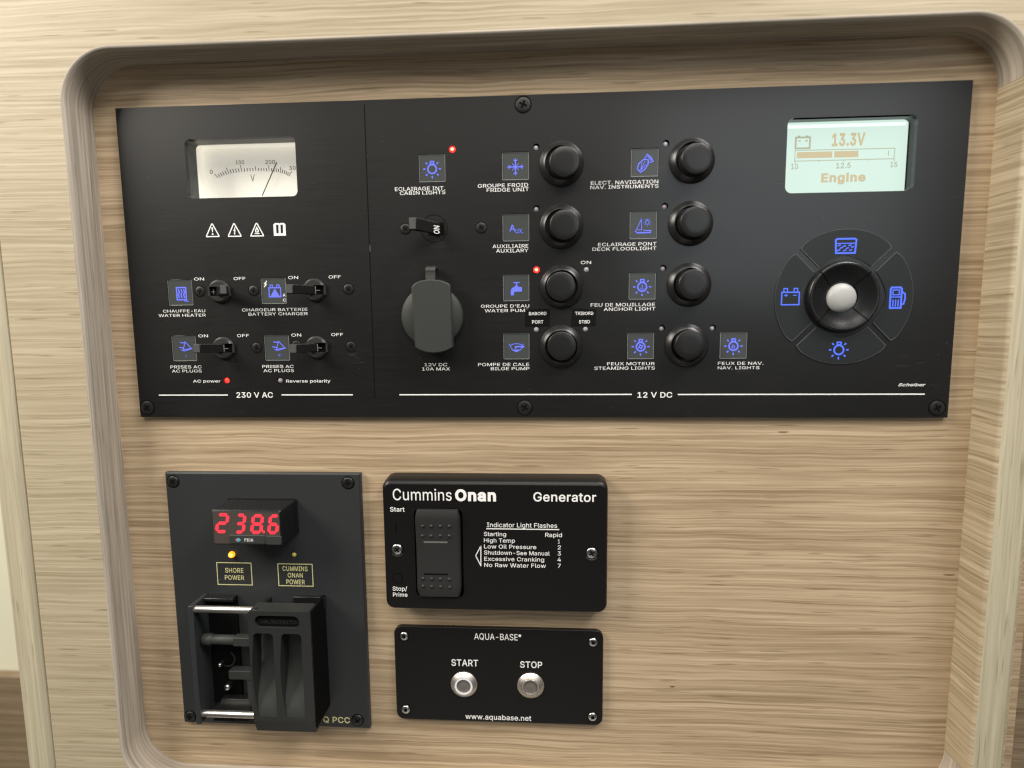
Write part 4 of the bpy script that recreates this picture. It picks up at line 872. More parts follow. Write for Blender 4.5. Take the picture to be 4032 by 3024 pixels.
# printed captions
T = [('ON', (-179.19, 21.30), (-173.92, 21.23), (-176.48, 22.76)), ('OFF', (-158.36, 21.25), (-152.18, 21.17), (-155.26, 22.70)),
     ('ON', (-129.97, 21.33), (-124.81, 21.26), (-127.22, 22.83)), ('OFF', (-109.09, 21.33), (-102.91, 21.31), (-105.96, 22.88)),
     ('ON', (-179.05, -7.58), (-173.85, -7.62), (-176.62, -6.12)), ('OFF', (-158.43, -7.62), (-152.18, -7.66), (-155.29, -6.11)),
     ('ON', (-129.91, -7.54), (-124.75, -7.58), (-127.55, -6.04)), ('OFF', (-109.10, -7.46), (-102.98, -7.51), (-106.06, -5.98)),
     ('CHAUFFE-EAU', (-196.90, 5.34), (-174.41, 5.11), (-185.45, 6.68)), ('WATER HEATER', (-199.42, 3.07), (-174.32, 2.95), (-186.85, 4.48)),
     ('CHARGEUR BATTERIE', (-154.98, 5.50), (-120.81, 5.27), (-137.63, 6.88)), ('BATTERY CHARGER', (-151.68, 3.31), (-120.80, 3.13), (-137.15, 4.74)),
     ('PRISES AC', (-195.18, -23.59), (-178.49, -23.66), (-186.40, -22.07)), ('AC PLUGS', (-194.54, -25.69), (-178.52, -25.75), (-186.56, -24.23)),
     ('PRISES AC', (-146.04, -23.56), (-129.56, -23.63), (-138.07, -22.06)), ('AC PLUGS', (-145.56, -25.70), (-129.49, -25.76), (-138.19, -24.19)),
     ('ECLAIRAGE INT.', (-74.03, 63.27), (-49.21, 62.98), (-61.81, 64.91)), ('CABIN LIGHTS', (-71.65, 61.30), (-49.15, 61.07), (-60.25, 62.91)),
     ('GROUPE FROID', (-33.15, 63.91), (-8.72, 63.61), (-20.65, 65.52)), ('FRIDGE UNIT', (-28.82, 61.80), (-8.41, 61.56), (-18.55, 63.42)),
     ('AUXILIAIRE', (-26.35, 34.96), (-8.79, 34.77), (-17.75, 36.60)), ('AUXILARY', (-24.66, 32.78), (-8.80, 32.63), (-17.77, 34.45)),
     ('ON', (16.71, 26.63), (21.68, 26.56), (18.92, 28.11)),
     ('ELECT. NAVIGATION', (21.39, 63.99), (53.31, 63.78), (37.19, 65.64)), ('NAV. INSTRUMENTS', (21.16, 61.97), (53.45, 61.78), (37.22, 63.53)),
     ('ECLAIRAGE PONT', (25.05, 35.00), (53.02, 34.82), (39.03, 36.53)), ('DECK FLOODLIGHT', (22.33, 32.83), (53.01, 32.72), (37.58, 34.40)),
     ('FEU DE MOUILLAGE', (21.69, 6.01), (52.81, 5.83), (37.41, 7.55)), ('ANCHOR LIGHT', (28.05, 3.88), (53.05, 3.77), (40.44, 5.41)),
     ('FEUX MOTEUR', (29.96, -23.00), (53.14, -23.00), (41.56, -21.46)), ('STEAMING LIGHTS', (23.66, -25.24), (53.28, -25.20), (38.29, -23.65)),
     ('FEUX DE NAV.', (83.80, -23.04), (105.57, -23.04), (94.81, -21.52)), ('NAV. LIGHTS', (83.77, -25.23), (103.73, -25.21), (93.40, -23.74)),
     ('GROUPE D\'EAU', (-32.52, 5.97), (-8.55, 5.84), (-20.60, 7.43)), ('WATER PUMP', (-30.66, 3.75), (-8.45, 3.64), (-20.62, 5.23)),
     ('POMPE DE CALE', (-34.42, -23.09), (-8.72, -23.15), (-20.91, -21.54)), ('BILGE PUMP', (-28.01, -25.20), (-8.62, -25.22), (-18.05, -23.68)),
     ('12V DC', (-61.68, -23.03), (-50.09, -23.08), (-55.78, -21.48)), ('10A MAX', (-62.92, -25.18), (-48.73, -25.24), (-55.83, -23.63))]
for s_, l_, r_, t_ in T: caption(s_, l_, r_, t_, pan)
caption('AC power', (-183.53, -30.95), (-168.85, -30.99), (-175.83, -29.59), pan, bold=16)
caption('Reverse polarity', (-133.90, -31.15), (-110.59, -31.09), (-122.14, -29.64), pan, bold=16)
caption('230 V AC', (-160.76, -38.93), (-141.28, -38.95), (-150.77, -36.12), pan, bold=26)
caption('12 V DC', (45.00, -39.15), (62.08, -39.17), (53.18, -36.42), pan, bold=26)
caption('Scheiber', (169.60, -33.82), (182.28, -33.73), (175.97, -32.39), pan, bold=26, shear=.3)
for p, q in (((-202.72, -37.61), (-165.29, -37.60)), ((-136.81, -37.58), (-99.17, -37.58)), ((-75.09, -37.53), (42.28, -37.65)), ((64.82, -37.68), (182.26, -37.66))):
    yy = (p[1] + q[1]) / 2
    bm = new(); prism(bm, rr(p[0], q[0], yy - .29, yy + .29, .28, 3), 0.0, .06); obj('rule_line', bm, M['white'], pan, (p[0], yy, .06), smooth=False)
# warning signs
for k, c in enumerate(((-167.81, 45.86), (-156.40, 45.78), (-144.77, 45.75))):
    q = lambda x, y: (c[0] + x, c[1] + y)
    bm = new(); stroke(bm, [q(-3.2, -2.9), q(3.2, -2.9), q(3.2, -2.5), q(.25, 3.2), q(-.25, 3.2), q(-3.2, -2.5)], .55, .06, True)
    if k == 0: sheet(bm, [[q(-.45, 1.6), q(.45, 1.6), q(.2, -.8), q(-.2, -.8)]], .06); sheet(bm, [circ(c[0], c[1] - 1.7, .45, 10)], .06)
    if k == 1: sheet(bm, [[q(.35, 1.7), q(-.6, -.3), q(0, -.2), q(-.25, -1.4), q(-.5, -1.3), q(.05, -2.3), q(.5, -1.2), q(.2, -1.3), q(.65, .35), q(.1, .3), q(.75, 1.6)]], .06)
    if k == 2:
        sheet(bm, [[q(0, 1.8), q(-.5, .8), q(-1.0, -.1), q(-.8, -1.2), q(.8, -1.2), q(1.0, -.1), q(.55, .8)], [q(0, .5), q(.4, -.2), q(.3, -.8), q(-.3, -.8), q(-.4, -.2)]], .06)
        stroke(bm, [q(-1.3, -1.75), q(1.3, -1.75)], .4, .07)
    obj('warning_sign', bm, M['white'], pan, (c[0], c[1], .06), smooth=False)
c = (-133.07, 45.85)
bm = new(); q = lambda x, y: (c[0] + x, c[1] + y)
sheet(bm, [[q(-3.1, -3.1), q(3.1, -3.1), q(3.1, 2.4), q(2.3, 3.1), q(.4, 3.1), q(0, 2.8), q(-.4, 3.1), q(-2.3, 3.1), q(-3.1, 2.4)],
           [q(-1.75, 2.3), q(-.5, 2.3), q(-.5, -1.9), q(-1.75, -1.9)], [q(.5, 2.3), q(1.75, 2.3), q(1.75, -1.9), q(.5, -1.9)]], .06)
obj('manual_sign', bm, M['white'], pan, (c[0], c[1], .06), smooth=False)
# stuck-on name strips
for s1, s2, p, q, l1, r1, t1, l2, r2, t2 in (
        ('BABORD', 'PORT', (-10.60, -3.41), (1.48, 5.11), (-8.68, 2.06), (-0.05, 2.09), (-4.36, 3.60), (-7.11, -2.14), (-1.60, -2.08), (-4.38, -0.47)),
        ('TRIBORD', 'STBD', (12.22, -3.44), (24.17, 4.99), (14.07, 1.95), (22.95, 1.97), (18.45, 3.48), (15.94, -2.23), (21.29, -2.17), (18.47, -0.62))):
    bm = new(); box(bm, p[0], q[0], p[1], q[1], .005, .2)
    st = obj('sticker', bm, M['aqua'], pan, (p[0], p[1], .2), bevel=.05, seg=1)
    caption(s1, l1, r1, t1, st, M['white'], .26, 16, name='lettering'); caption(s2, l2, r2, t2, st, M['white'], .26, 16, name='lettering')

# ------------------------------------------------------------------ shore / generator power plate
p = [(-202.94, -79.17), (-97.22, -78.44), (-96.85, -222.06), (-202.27, -221.83)]
QX0, QX1, QY1, QY0 = (p[0][0] + p[3][0]) / 2, (p[1][0] + p[2][0]) / 2, (p[0][1] + p[1][1]) / 2, (p[2][1] + p[3][1]) / 2
pic = thing('power_selector_panel', 'dark grey upright plate with red digital voltage readout and sliding selector', 'power panel', ((QX0 + QX1) / 2, QY0, 0))
lampA, lampB = (-168.50, -123.61), (-134.43, -123.36)
bm = new(); slab(bm, QX0, QX1, QY0, QY1, ZB + .02, .6, .7, holes=[circ(*lampB, 1.75, 20), circ(*lampA, 1.85, 20)])
obj('faceplate', bm, M['pica'], pic, ((QX0 + QX1) / 2, QY0, .6), smooth=False)
for c, t in (((-198.11, -83.75), 40), ((-103.47, -83.73), 10), ((-103.68, -216.81), 30), ((-198.75, -217.98), 0)):
    screw(pic, c, 3.0, M['bscrew'], .6, t, h=.7)
# voltage readout box
MZ = 18.0
f0, f1, f2, f3 = (-167.66, -93.17), (-130.84, -93.19), (-132.90, -111.21), (-167.94, -110.11)
b0, b1, b2 = (-173.37, -92.71), (-130.29, -92.12), (-130.79, -113.70)
mx0, mx1 = (f0[0] + f3[0]) / 2, (f1[0] + f2[0]) / 2; my1, my0 = (f0[1] + f1[1]) / 2, (f2[1] + f3[1]) / 2 - .6
bm = new()
loft(bm, [[(x, y, .55) for x, y in rr(mx0 - .9, mx1 + .9, my0 - .9, my1 + .9, 1.5)], [(x, y, 1.6) for x, y in rr(mx0 - .8, mx1 + .8, my0 - .8, my1 + .8, 1.5)], [(x, y, 1.7) for x, y in rr(mx0 - .1, mx1 + .1, my0 - .1, my1 + .1, .9)],
          [(x, y, MZ - .8) for x, y in rr(mx0, mx1, my0, my1, .9)], [(x, y, MZ) for x, y in rr(mx0 + .7, mx1 - .7, my0 + .7, my1 - .7, .6)]], False, True)
mt = obj('voltage_display', bm, M['gloss'], pic, ((mx0 + mx1) / 2, my0, 1), sharp=30)
bm = new(); sheet(bm, [rr(mx0 + .8, mx1 - .8, my0 + .8, my1 - .8, .6)], MZ + .02)
obj('smoked_window', bm, plain('smoked_red_window', (.075, .062, .055), .32, spec=.5), mt, (mx0, my0, MZ), smooth=False)  # covers the whole front; its reflection is put into a lifted base colour
SEG = {'2': 'abged', '3': 'abgcd', '8': 'abcdefg', '6': 'afgedc'}
def digit(ch, l, r, top, bot):
    bm = new(); x0, x1, y0, y1 = l, r, bot, top; sh = .17; w = 1.75; g_ = .16
    X0, X1 = x0 + w / 2, x1 - w / 2 - sh * (y1 - y0); ym = (y0 + y1) / 2; Y0, Y1 = y0 + w / 2, y1 - w / 2
    ends = {'a': ((X0, Y1), (X1, Y1)), 'g': ((X0, ym), (X1, ym)), 'd': ((X0, Y0), (X1, Y0)), 'f': ((X0, ym), (X0, Y1)), 'b': ((X1, ym), (X1, Y1)), 'e': ((X0, Y0), (X0, ym)), 'c': ((X1, Y0), (X1, ym))}
    for s_ in SEG[ch]:
        (ax, ay), (bx_, by_) = ends[s_]; d = Vector((bx_ - ax, by_ - ay)); L = d.length; d /= L; n_ = Vector((-d.y, d.x)) * w / 2
        A, B = Vector((ax, ay)) + d * g_, Vector((bx_, by_)) - d * g_
        pts = [A, A + d * w * .45 + n_, B - d * w * .45 + n_, B, B - d * w * .45 - n_, A + d * w * .45 - n_]
        sheet(bm, [[(v.x + sh * (v.y - y0), v.y) for v in pts]], MZ + .1)
    return obj('digit', bm, M['digit'], mt, (l, bot, MZ + .1), smooth=False)
for ch, P, Q in (('2', (-166.36, -105.08), (-157.90, -94.60)), ('3', (-156.57, -105.22), (-149.14, -94.72)),
                 ('8', (-148.32, -105.27), (-140.11, -94.93)), ('6', (-139.56, -105.31), (-131.99, -94.95))):
    digit(ch, P[0], Q[0], Q[1], P[1])
c = (-141.07, -104.04)
bm = new(); sheet(bm, [circ(c[0], c[1], .72, 12)], MZ + .1); obj('decimal_point', bm, M['digit'], mt, (c[0], c[1], MZ), smooth=False)
p, q = (-158.93, -110.32), (-140.55, -105.77)
bm = new(); prism(bm, rr(p[0], q[0], p[1], q[1], .9), MZ - .5, MZ + .5); npl = obj('name_plate', bm, M['lid'], mt, (p[0], p[1], MZ), bevel=.3)
q0, q1 = (-139.78, -110.68), (-132.11, -106.02)
bm = new(); prism(bm, rr(q0[0], q1[0], q0[1], q1[1], .8), MZ - .5, MZ + .4); obj('corner_tab', bm, M['lid'], mt, (q0[0], q0[1], MZ), bevel=.3)
caption('PICA', (-150.94, -108.97), (-146.42, -108.90), (-148.87, -107.38), mt, M['white'], MZ + .56, 14, name='lettering')
c = (-153.93, -108.20)
bm = new(); sheet(bm, [[(c[0] - 1.0, c[1] + 1.0), (c[0] - .2, c[1]), (c[0] - 1.0, c[1] - 1.0), (c[0] + .3, c[1] - .8), (c[0] + 1.2, c[1]), (c[0] + .3, c[1] + .8)]], MZ + .56)
obj('emblem', bm, M['cyan'], mt, (c[0], c[1], MZ + .56), smooth=False)
c = (-154.95, -108.22); bm = new(); sheet(bm, [circ(c[0], c[1], .55, 12)], MZ + .57); obj('emblem_dot', bm, M['pink'], mt, (c[0], c[1], MZ + .56), smooth=False)
# two lamps and their framed captions
bm = new(); dome(bm, lampA[0], lampA[1], 1.7, .8, 1.9); o = obj('indicator_light', bm, M['leda'], pic, (*lampA, .6)); o['label'] = 'glowing amber indicator light'
bm = new(); dome(bm, lampA[0] + .35, lampA[1] + .2, .85, 2.45, .4, 14); obj('hot_spot', bm, M['hota'], o, (*lampA, 2.5))
bm = new(); dome(bm, lampB[0] - .2, lampB[1] - .15, 1.45, -.3, 1.2); o = obj('indicator_light', bm, M['ledy'], pic, (*lampB, .6)); o['label'] = 'unlit yellowish indicator light'
bm = new(); sheet(bm, [circ(*lampB, 1.8, 20)], -2.0); obj('lamp_hole', bm, M['void'], o, (*lampB, -2), smooth=False)
for pp, rows in ((((-177.52, -140.76), (-158.07, -128.05)), (('SHORE', (-172.85, -133.80), (-162.70, -133.73), (-167.51, -131.10)), ('POWER', (-173.24, -137.82), (-162.56, -137.73), (-167.78, -135.22)))),
                 (((-143.79, -140.80), (-124.58, -128.17)), (('CUMMINS', (-141.10, -132.31), (-127.42, -132.18), (-134.17, -129.59)), ('ONAN', (-138.41, -135.89), (-130.20, -135.86), (-134.36, -133.28)), ('POWER', (-139.41, -139.67), (-129.26, -139.59), (-134.56, -136.98))))):
    (x0, y0), (x1, y1) = pp
    bm = new(); sheet(bm, [[(x0, y0), (x1, y0), (x1, y1), (x0, y1)], [(x0 + .42, y0 + .42), (x1 - .42, y0 + .42), (x1 - .42, y1 - .42), (x0 + .42, y1 - .42)]], .66)
    fr = obj('caption_frame', bm, M['yellow'], pic, (x0, y0, .66), smooth=False)
    for s_, l_, r_, t_ in rows: caption(s_, l_, r_, t_, fr, M['yellow'], .66, 14, name='lettering')
caption('Q PCC', (-122.89, -218.92), (-108.01, -218.64), (-114.33, -215.32), pic, M['yellow'], .66, 20)
# sliding selector over two breakers
xL = (-183.61, -178.26)[0]; yT = (-182.25, -145.49)[1]; yB = (-185.46, -212.06)[1]
BZ = 15.0
bl = (-182.55, -145.78), (-183.47, -211.99)
bx0 = (bl[0][0] + bl[1][0]) / 2
bm = new(); box(bm, bx0 - 2.6, bx0, bl[1][1] + .5, bl[0][1], .6, BZ); br = obj('bracket', bm, M['pica'], pic, (bx0, bl[1][1], .6), bevel=.4)
br['label'] = 'upright side bracket of the selector'
kx = (-166.92, -147.67)
bm = new(); box(bm, bx0, kx[0], bl[1][1] + 4, bl[0][1] - .6, .55, 2.2); bk = obj('breaker_block', bm, M['void'], pic, (bx0, bl[1][1], .6), bevel=.2)
bm = new(); prism(bm, [(bx0, bl[0][1] - 2.2), (kx[0], bl[0][1] - 2.2), (kx[0], bl[0][1] - .4), (bx0, bl[0][1] - .4)], .6, 5.5); obj('block_shoulder', bm, M['gloss'], bk, (bx0, bl[0][1], .6), bevel=.3)
SLZ = 20.0
sl = [(-151.77, -144.96), (-119.55, -144.24), (-117.81, -209.28), (-151.10, -208.77)]
sx0, sx1 = (sl[0][0] + sl[3][0]) / 2, (sl[1][0] + sl[2][0]) / 2; sy1, sy0 = (sl[0][1] + sl[1][1]) / 2, (sl[2][1] + sl[3][1]) / 2 - 1.8
rods = [((-182.89, -148.42), (-150.46, -147.81)), ((-182.34, -206.83), (-154.01, -206.08))]
for (a, b_) in rods:
    yy = (a[1] + b_[1]) / 2
    bm = new(); tube(bm, (bx0 - .3, yy, 13), (sx1 - 2, yy, 13), 1.75, 20); obj('guide_rod', bm, M['steel'], pic, (bx0, yy, 13), sharp=50)
sw = sx1 - sx0
# the slide: a block with a lettered slot and two scooped finger grooves
bm = new()
slot = [(-147.61, -147.17), (-124.49, -153.55)]
t0, t1 = (slot[0][0] - sx0) / sw, (slot[1][0] - sx0) / sw
sy_a, sy_b = slot[1][1], slot[0][1]
ga = [(-148.70, -156.30), (-139.28, -156.06), (-134.04, -156.38), (-124.73, -156.14)]
gb = [(-147.66, -201.76), (-139.82, -201.48), (-133.09, -201.93), (-125.03, -201.65)]
gy1 = ga[0][1] - .3; gy0 = gb[0][1]
gx = [(ga[i][0] + gb[i][0]) / 2 + (-.6, 1.0, -.6, 1.0)[i] for i in range(4)]
hs = [rr(slot[0][0], slot[1][0], sy_a, sy_b, (sy_b - sy_a) / 2 - .05, 8), rr(gx[0], gx[1], gy0, gy1, 1.2, 4), rr(gx[2], gx[3], gy0, gy1, 1.2, 4)]
# waisted grooves: the sides bow inwards towards the middle
def waist(x0, x1, y0, y1):
    pts = []; n = 14; r = 1.3
    f = lambda y: 1.5 * math.sin(math.pi * (y - y0) / (y1 - y0)) ** 1.2
    for i in range(n + 1):
        y = y0 + r + (y1 - y0 - 2 * r) * i / n; pts.append((x1 - .1 * f(y), y))
    pts += [(x1 - r, y1), (x0 + r, y1)]
    for i in range(n + 1):
        y = y1 - r - (y1 - y0 - 2 * r) * i / n; pts.append((x0 - f(y), y))
    pts += [(x0 + .4, y0), (x1 - .4, y0)]
    return pts
hs[1] = waist(gx[0], gx[1], gy0, gy1); hs[2] = waist(gx[2], gx[3], gy0, gy1)
prism(bm, rr(sx0 + .2, sx1 - .2, sy0 + 6.4, sy1 - .2, 1.6, 4), SLZ - 9, SLZ, holes=[list(reversed(h)) for h in hs])
# sloping foot below the grooves
loft(bm, [[(sx0 + .2, sy0 + 6.4, SLZ - .02), (sx1 - .2, sy0 + 6.4, SLZ - .02), (sx1 - .2, sy0 + 6.4, 8), (sx0 + .2, sy0 + 6.4, 8)], [(sx0 + .8, sy0, SLZ - 1.4), (sx1 - .5, sy0, SLZ - 1.4), (sx1 - .5, sy0, 8), (sx0 + .8, sy0, 8)]])
sld = obj('slider', bm, M['slide'], pic, ((sx0 + sx1) / 2, sy0, SLZ), bevel=.75, seg=3, sharp=30)
for i in (0, 2):
    bm = new(); n = 16; rows = []
    for k_ in range(n + 1):
        t = k_ / n; y = gy0 + (gy1 - gy0) * t; dz = -.4 - 10 * math.sin(min(1, max(0, (t - .04) / .62)) * math.pi / 2) ** 1.6
        rows.append([bm.verts.new((xx, y, SLZ + dz)) for xx in (gx[i] - 1.7, gx[i] + (gx[i + 1] - gx[i]) * .3, gx[i + 1] + .3)])
    for r0, r1 in zip(rows, rows[1:]):
        for k_ in range(2): face(bm, [r0[k_], r0[k_ + 1], r1[k_ + 1], r1[k_]])
    obj('groove_floor', bm, M['lid'], sld, (gx[i], gy0, SLZ - 3), sharp=60)  # paler plastic: light on the scooped floor is put into its colour
bm = new(); box(bm, slot[0][0] - .5, slot[1][0] + .5, sy_a - .5, sy_b + .5, SLZ - 2.6, SLZ - 1.4); obj('name_slot', bm, M['void'], sld, (slot[0][0], sy_a, SLZ - 1.5), smooth=False)
caption('CARLINGSWITCH', (-146.70, -152.17), (-125.45, -151.77), (-135.80, -149.98), sld, M['rubber'], SLZ - 1.3, 8, shear=.25, name='lettering')
# guard plate on the far side and small fittings in the gap
gxr = (-117.21, -145.19)[0]; gyt = (-117.49, -145.20)[1]; gyb = (-117.41, -208.33)[1]
bm = new(); prism(bm, [(sx1 - 1.6, gyb), (sx1 + .2, gyb), (sx1 + .2, gyt), (sx1 - 1.6, gyt)], .6, SLZ - 1.2); obj('side_guard', bm, M['void'], pic, (sx1, gyb, .6), bevel=.3)
e0, e1 = (-135.06, -145.56), (-117.81, -152.17)
bm = new(); box(bm, e0[0], gxr - 1, e1[1], e0[1], .55, 3.0); obj('breaker_block', bm, M['gloss'], pic, (e0[0], e1[1], .6), bevel=.3)
r0, r1 = (-148.33, -145.71), (-147.70, -145.36)
bm = new(); loft(bm, [[(r0[0] - .6, r0[1], 3), (r0[0] + 1.9, r0[1], 3), (r0[0] + 1.9, r0[1] - 5, 3), (r0[0] - .6, r0[1] - 5, 3)], [(r0[0] - .6, sy1, SLZ - 1), (r0[0] + 1.5, sy1, SLZ - 1), (r0[0] + 1.5, sy1 - 2, SLZ - 1), (r0[0] - .6, sy1 - 2, SLZ - 1)]])
obj('guide_lug', bm, M['gloss'], sld, (r0[0], r0[1], 10), bevel=.3)
tz = 9.0
a, b_, c = (-181.93, -166.91), (-164.98, -167.40), (-155.96, -167.17)
bm = new(); tube(bm, (a[0] - .4, a[1], tz), (a[0] + 5.0, a[1], tz), 3.0, 18); tube(bm, (a[0] + 4.2, a[1], tz), (b_[0] + .5, a[1] - .1, tz), 2.5, 18)
tg = obj('toggle', bm, M['lid'], pic, (a[0], a[1], tz), sharp=50)
bm = new(); box(bm, b_[0], c[0] + 3, a[1] - 2.6, a[1] + 2.2, tz - 2.5, tz + 2.2); obj('toggle_nut', bm, M['lid'], tg, (b_[0], a[1], tz), bevel=.4)
u0, u1 = (-171.07, -190.93), (-158.18, -186.10); v1 = (-165.61, -213.18)
bm = new(); box(bm, u0[0], u1[0] + 4, u0[1], u1[1], 2, 7); box(bm, u1[0] - 3.2, u1[0] + 4, v1[1] + 4, u0[1] + .02, 2, 6.4); obj('stop_plate', bm, M['lid'], pic, (u0[0], u0[1], 5), bevel=.3)
w0, w1 = (-179.56, -213.93), (-166.04, -202.89)
bm = new(); loft(bm, [[(w0[0] + 3, w1[1], 6), (w1[0] + 6, w1[1], 6), (w1[0] + 6, w0[1], 9), (w0[0] - 1, w0[1], 9)], [(w0[0] + 3, w1[1], 2), (w1[0] + 6, w1[1], 2), (w1[0] + 6, w0[1], 2), (w0[0] - 1, w0[1], 2)]]); obj('ledge', bm, M['plastic'], pic, (w0[0], w0[1], 5), bevel=.3)
for c, r, st in (((-173.54, -197.04), 1.9, 1.25), ((-176.70, -184.00), 1.2, 1)):
    bm = new(); lathe(bm, [(r, 2), (r, 4.5), (r * .8, 5.6), (r * .35, 6.0)], c[0], c[1], 24); obj('terminal_screw', bm, M['zinc'], pic, (c[0], c[1], 5), sharp=60)
cc = (-173.90, -181.98)
bm = new(); sheet(bm, [[(cc[0] + r * math.cos(R(a)), cc[1] + r * math.sin(R(a))) for r, a in [(4.6, t) for t in range(-120, 61, 15)] + [(3.9, t) for t in range(60, -121, -15)]]], 2.6)
obj('cable_guide', bm, M['lid'], pic, (cc[0], cc[1], 2.6), smooth=False)

# ------------------------------------------------------------------ generator remote
GZ = 7.5
gp = [(-83.38, -81.07), (30.23, -82.21), (29.98, -148.64), (-83.63, -148.57)]
gx0, gx1 = (gp[0][0] + gp[3][0]) / 2, (gp[1][0] + gp[2][0]) / 2
gy0_ = (gp[2][1] + gp[3][1]) / 2; gt = (-27.07, -78.94)[1]; gtf = ((-78.67, -81.45)[1] + (25.15, -81.96)[1]) / 2
gen = thing('generator_remote', 'black moulded box lettered Generator with a tall rocker switch and fault code table', 'switch box', ((gx0 + gx1) / 2, gy0_, ZB))
rk = [(-66.99, -94.56), (-42.96, -141.90)]
rk = ((-67.49, -118.03)[0], (-42.74, -117.64)[0], (-55.47, -141.97)[1], (-54.35, -94.55)[1])
bm = new()
loft(bm, [[(x, y, z_) for x, y in rr(gx0 - o_, gx1 + o_, gy0_ - o_, yt, r_, 6)] for o_, z_, yt, r_ in
          ((.3, ZB, gt, 5.0), (.3, GZ - 4.5, gt - .4, 5.0), (.15, GZ - 1.6, gtf + 1.6, 4.6), (-.25, GZ - .5, gtf + .5, 4.2), (-.9, GZ - .05, gtf - .5, 3.6))], True, False)
prism(bm, rr(gx0 + .9, gx1 - .9, gy0_ + .9, gtf - .5, 3.6, 6), GZ - .6, GZ - .05, holes=[list(reversed(rr(*rk, 3.4, 6)))])
obj('housing', bm, M['gen'], gen, ((gx0 + gx1) / 2, gy0_, 0), sharp=40)
bm = new(); box(bm, rk[0] - 1, rk[1] + 1, rk[2] - 1, rk[3] + 1, ZB + .3, .2); obj('switch_well', bm, M['void'], gen, (rk[0], rk[2], 0), smooth=False)
# rocker: curved face, lower half pressed
q0 = ((-66.72, -115.56)[0], (-44.00, -115.21)[0], (-55.77, -141.10)[1], (-54.66, -94.94)[1])
bm = new(); rings = []
N_ = 18
for k_ in range(N_ + 1):
    t = k_ / N_; y = q0[2] + (q0[3] - q0[2]) * t
    z_ = GZ + 1.2 + 1.6 * (2 * t - 1) ** 2 + .7 * (t - .5)
    ins = 1.0 if k_ in (0, N_) else (.35 if k_ in (1, N_ - 1) else 0)
    zz = z_ - (1.4 if k_ in (0, N_) else .3 if k_ in (1, N_ - 1) else 0)
    xa, xb = q0[0] + ins, q0[1] - ins
    rings.append([(xa, y, .3), (xa, y, zz - 1.0), (xa + .4, y, zz - .3), (xa + 1.2, y, zz), (xb - 1.2, y, zz), (xb - .4, y, zz - .3), (xb, y, zz - 1.0), (xb, y, .3)])
loft(bm, rings)
rkr = obj('rocker_switch', bm, M['rubber'], gen, (q0[0], q0[2], GZ), sharp=50)
def rz(y):
    t = (y - q0[2]) / (q0[3] - q0[2]); return GZ + 1.2 + 1.6 * (2 * t - 1) ** 2 + .7 * (t - .5)
for row in (((-62.78, -103.30), (-58.38, -103.24), (-53.69, -103.18), (-49.13, -103.13)), ((-63.16, -108.61), (-58.63, -108.54), (-53.93, -108.48), (-49.36, -108.42)),
            ((-63.48, -131.27), (-58.91, -131.31), (-54.47, -131.35), (-49.74, -131.38)), ((-63.46, -135.21), (-58.95, -135.30), (-54.33, -135.40), (-49.65, -135.49))):
    for c in row:
        bm = new(); dome(bm, c[0], c[1], .95, rz(c[1]) - .05, .75, 12); obj('grip_dot', bm, M['rubber'], rkr, (c[0], c[1], rz(c[1])))
for p, q, mt_ in (((-62.50, -112.59), (-50.36, -111.08), 'led'), ((-62.84, -129.54), (-50.50, -128.21), 'gloss')):
    y = (p[1] + q[1]) / 2; bm = new(); box(bm, p[0], q[0], y - .42, y + .42, rz(y) - 1, rz(y) + .06)
    obj('lens_slit', bm, M['void'] if mt_ == 'gloss' else M['slit'], rkr, (p[0], y, rz(y)), smooth=False)
z = GZ + .03
G_ = [('Cummins', (-78.09, -90.66), (-48.00, -90.36), (-63.48, -84.42), 4), ('Onan', (-46.25, -90.40), (-25.56, -90.25), (-36.08, -84.78), 76),
      ('Generator', (-6.83, -90.42), (24.36, -90.34), (8.16, -85.68), 22), ('Start', (-79.77, -96.51), (-72.25, -96.49), (-76.14, -94.12), 18),
      ('Stop/', (-79.80, -138.74), (-72.22, -138.71), (-75.99, -136.42), 18), ('Prime', (-79.72, -141.92), (-72.13, -141.95), (-75.79, -139.72), 18),
      ('Indicator Light Flashes', (-30.33, -104.16), (5.01, -103.94), (-12.55, -101.66), 8), ('Starting', (-31.92, -108.82), (-20.72, -108.72), (-26.52, -106.57), 8),
      ('Rapid', (-0.92, -108.87), (7.43, -108.81), (3.29, -106.59), 8), ('High Temp', (-31.97, -112.14), (-16.28, -112.03), (-24.23, -109.91), 8),
      ('Low Oil Pressure', (-31.95, -115.41), (-5.51, -115.18), (-18.44, -113.15), 8), ('Shutdown-See Manual', (-32.00, -118.68), (1.25, -118.39), (-14.98, -116.35), 8),
      ('Excessive Cranking', (-31.93, -121.97), (-1.54, -121.70), (-16.76, -119.65), 8), ('No Raw Water Flow', (-31.98, -125.20), (-0.68, -124.96), (-16.20, -122.92), 8),
      ('1', (5.41, -112.13), (6.39, -112.12), (5.99, -110.03), 8), ('2', (5.30, -115.26), (6.91, -115.23), (5.99, -113.08), 8),
      ('3', (5.24, -118.45), (6.91, -118.42), (5.99, -116.27), 8), ('4', (5.18, -121.65), (6.91, -121.62), (5.99, -119.46), 8),
      ('7', (5.29, -124.92), (6.85, -124.89), (5.99, -122.73), 8)]
for s_, l_, r_, t_, b_ in G_: caption(s_, l_, r_, t_, gen, M['white'], z, b_)
a, b_ = (-30.69, -105.01), (6.05, -104.88)
bm = new(); stroke(bm, [(a[0], (a[1] + b_[1]) / 2), (b_[0], (a[1] + b_[1]) / 2)], .5, z); obj('rule_line', bm, M['white'], gen, (a[0], a[1], z), smooth=False)
a, b_, c = (-33.57, -113.98), (-33.74, -124.56), (-36.30, -119.24)
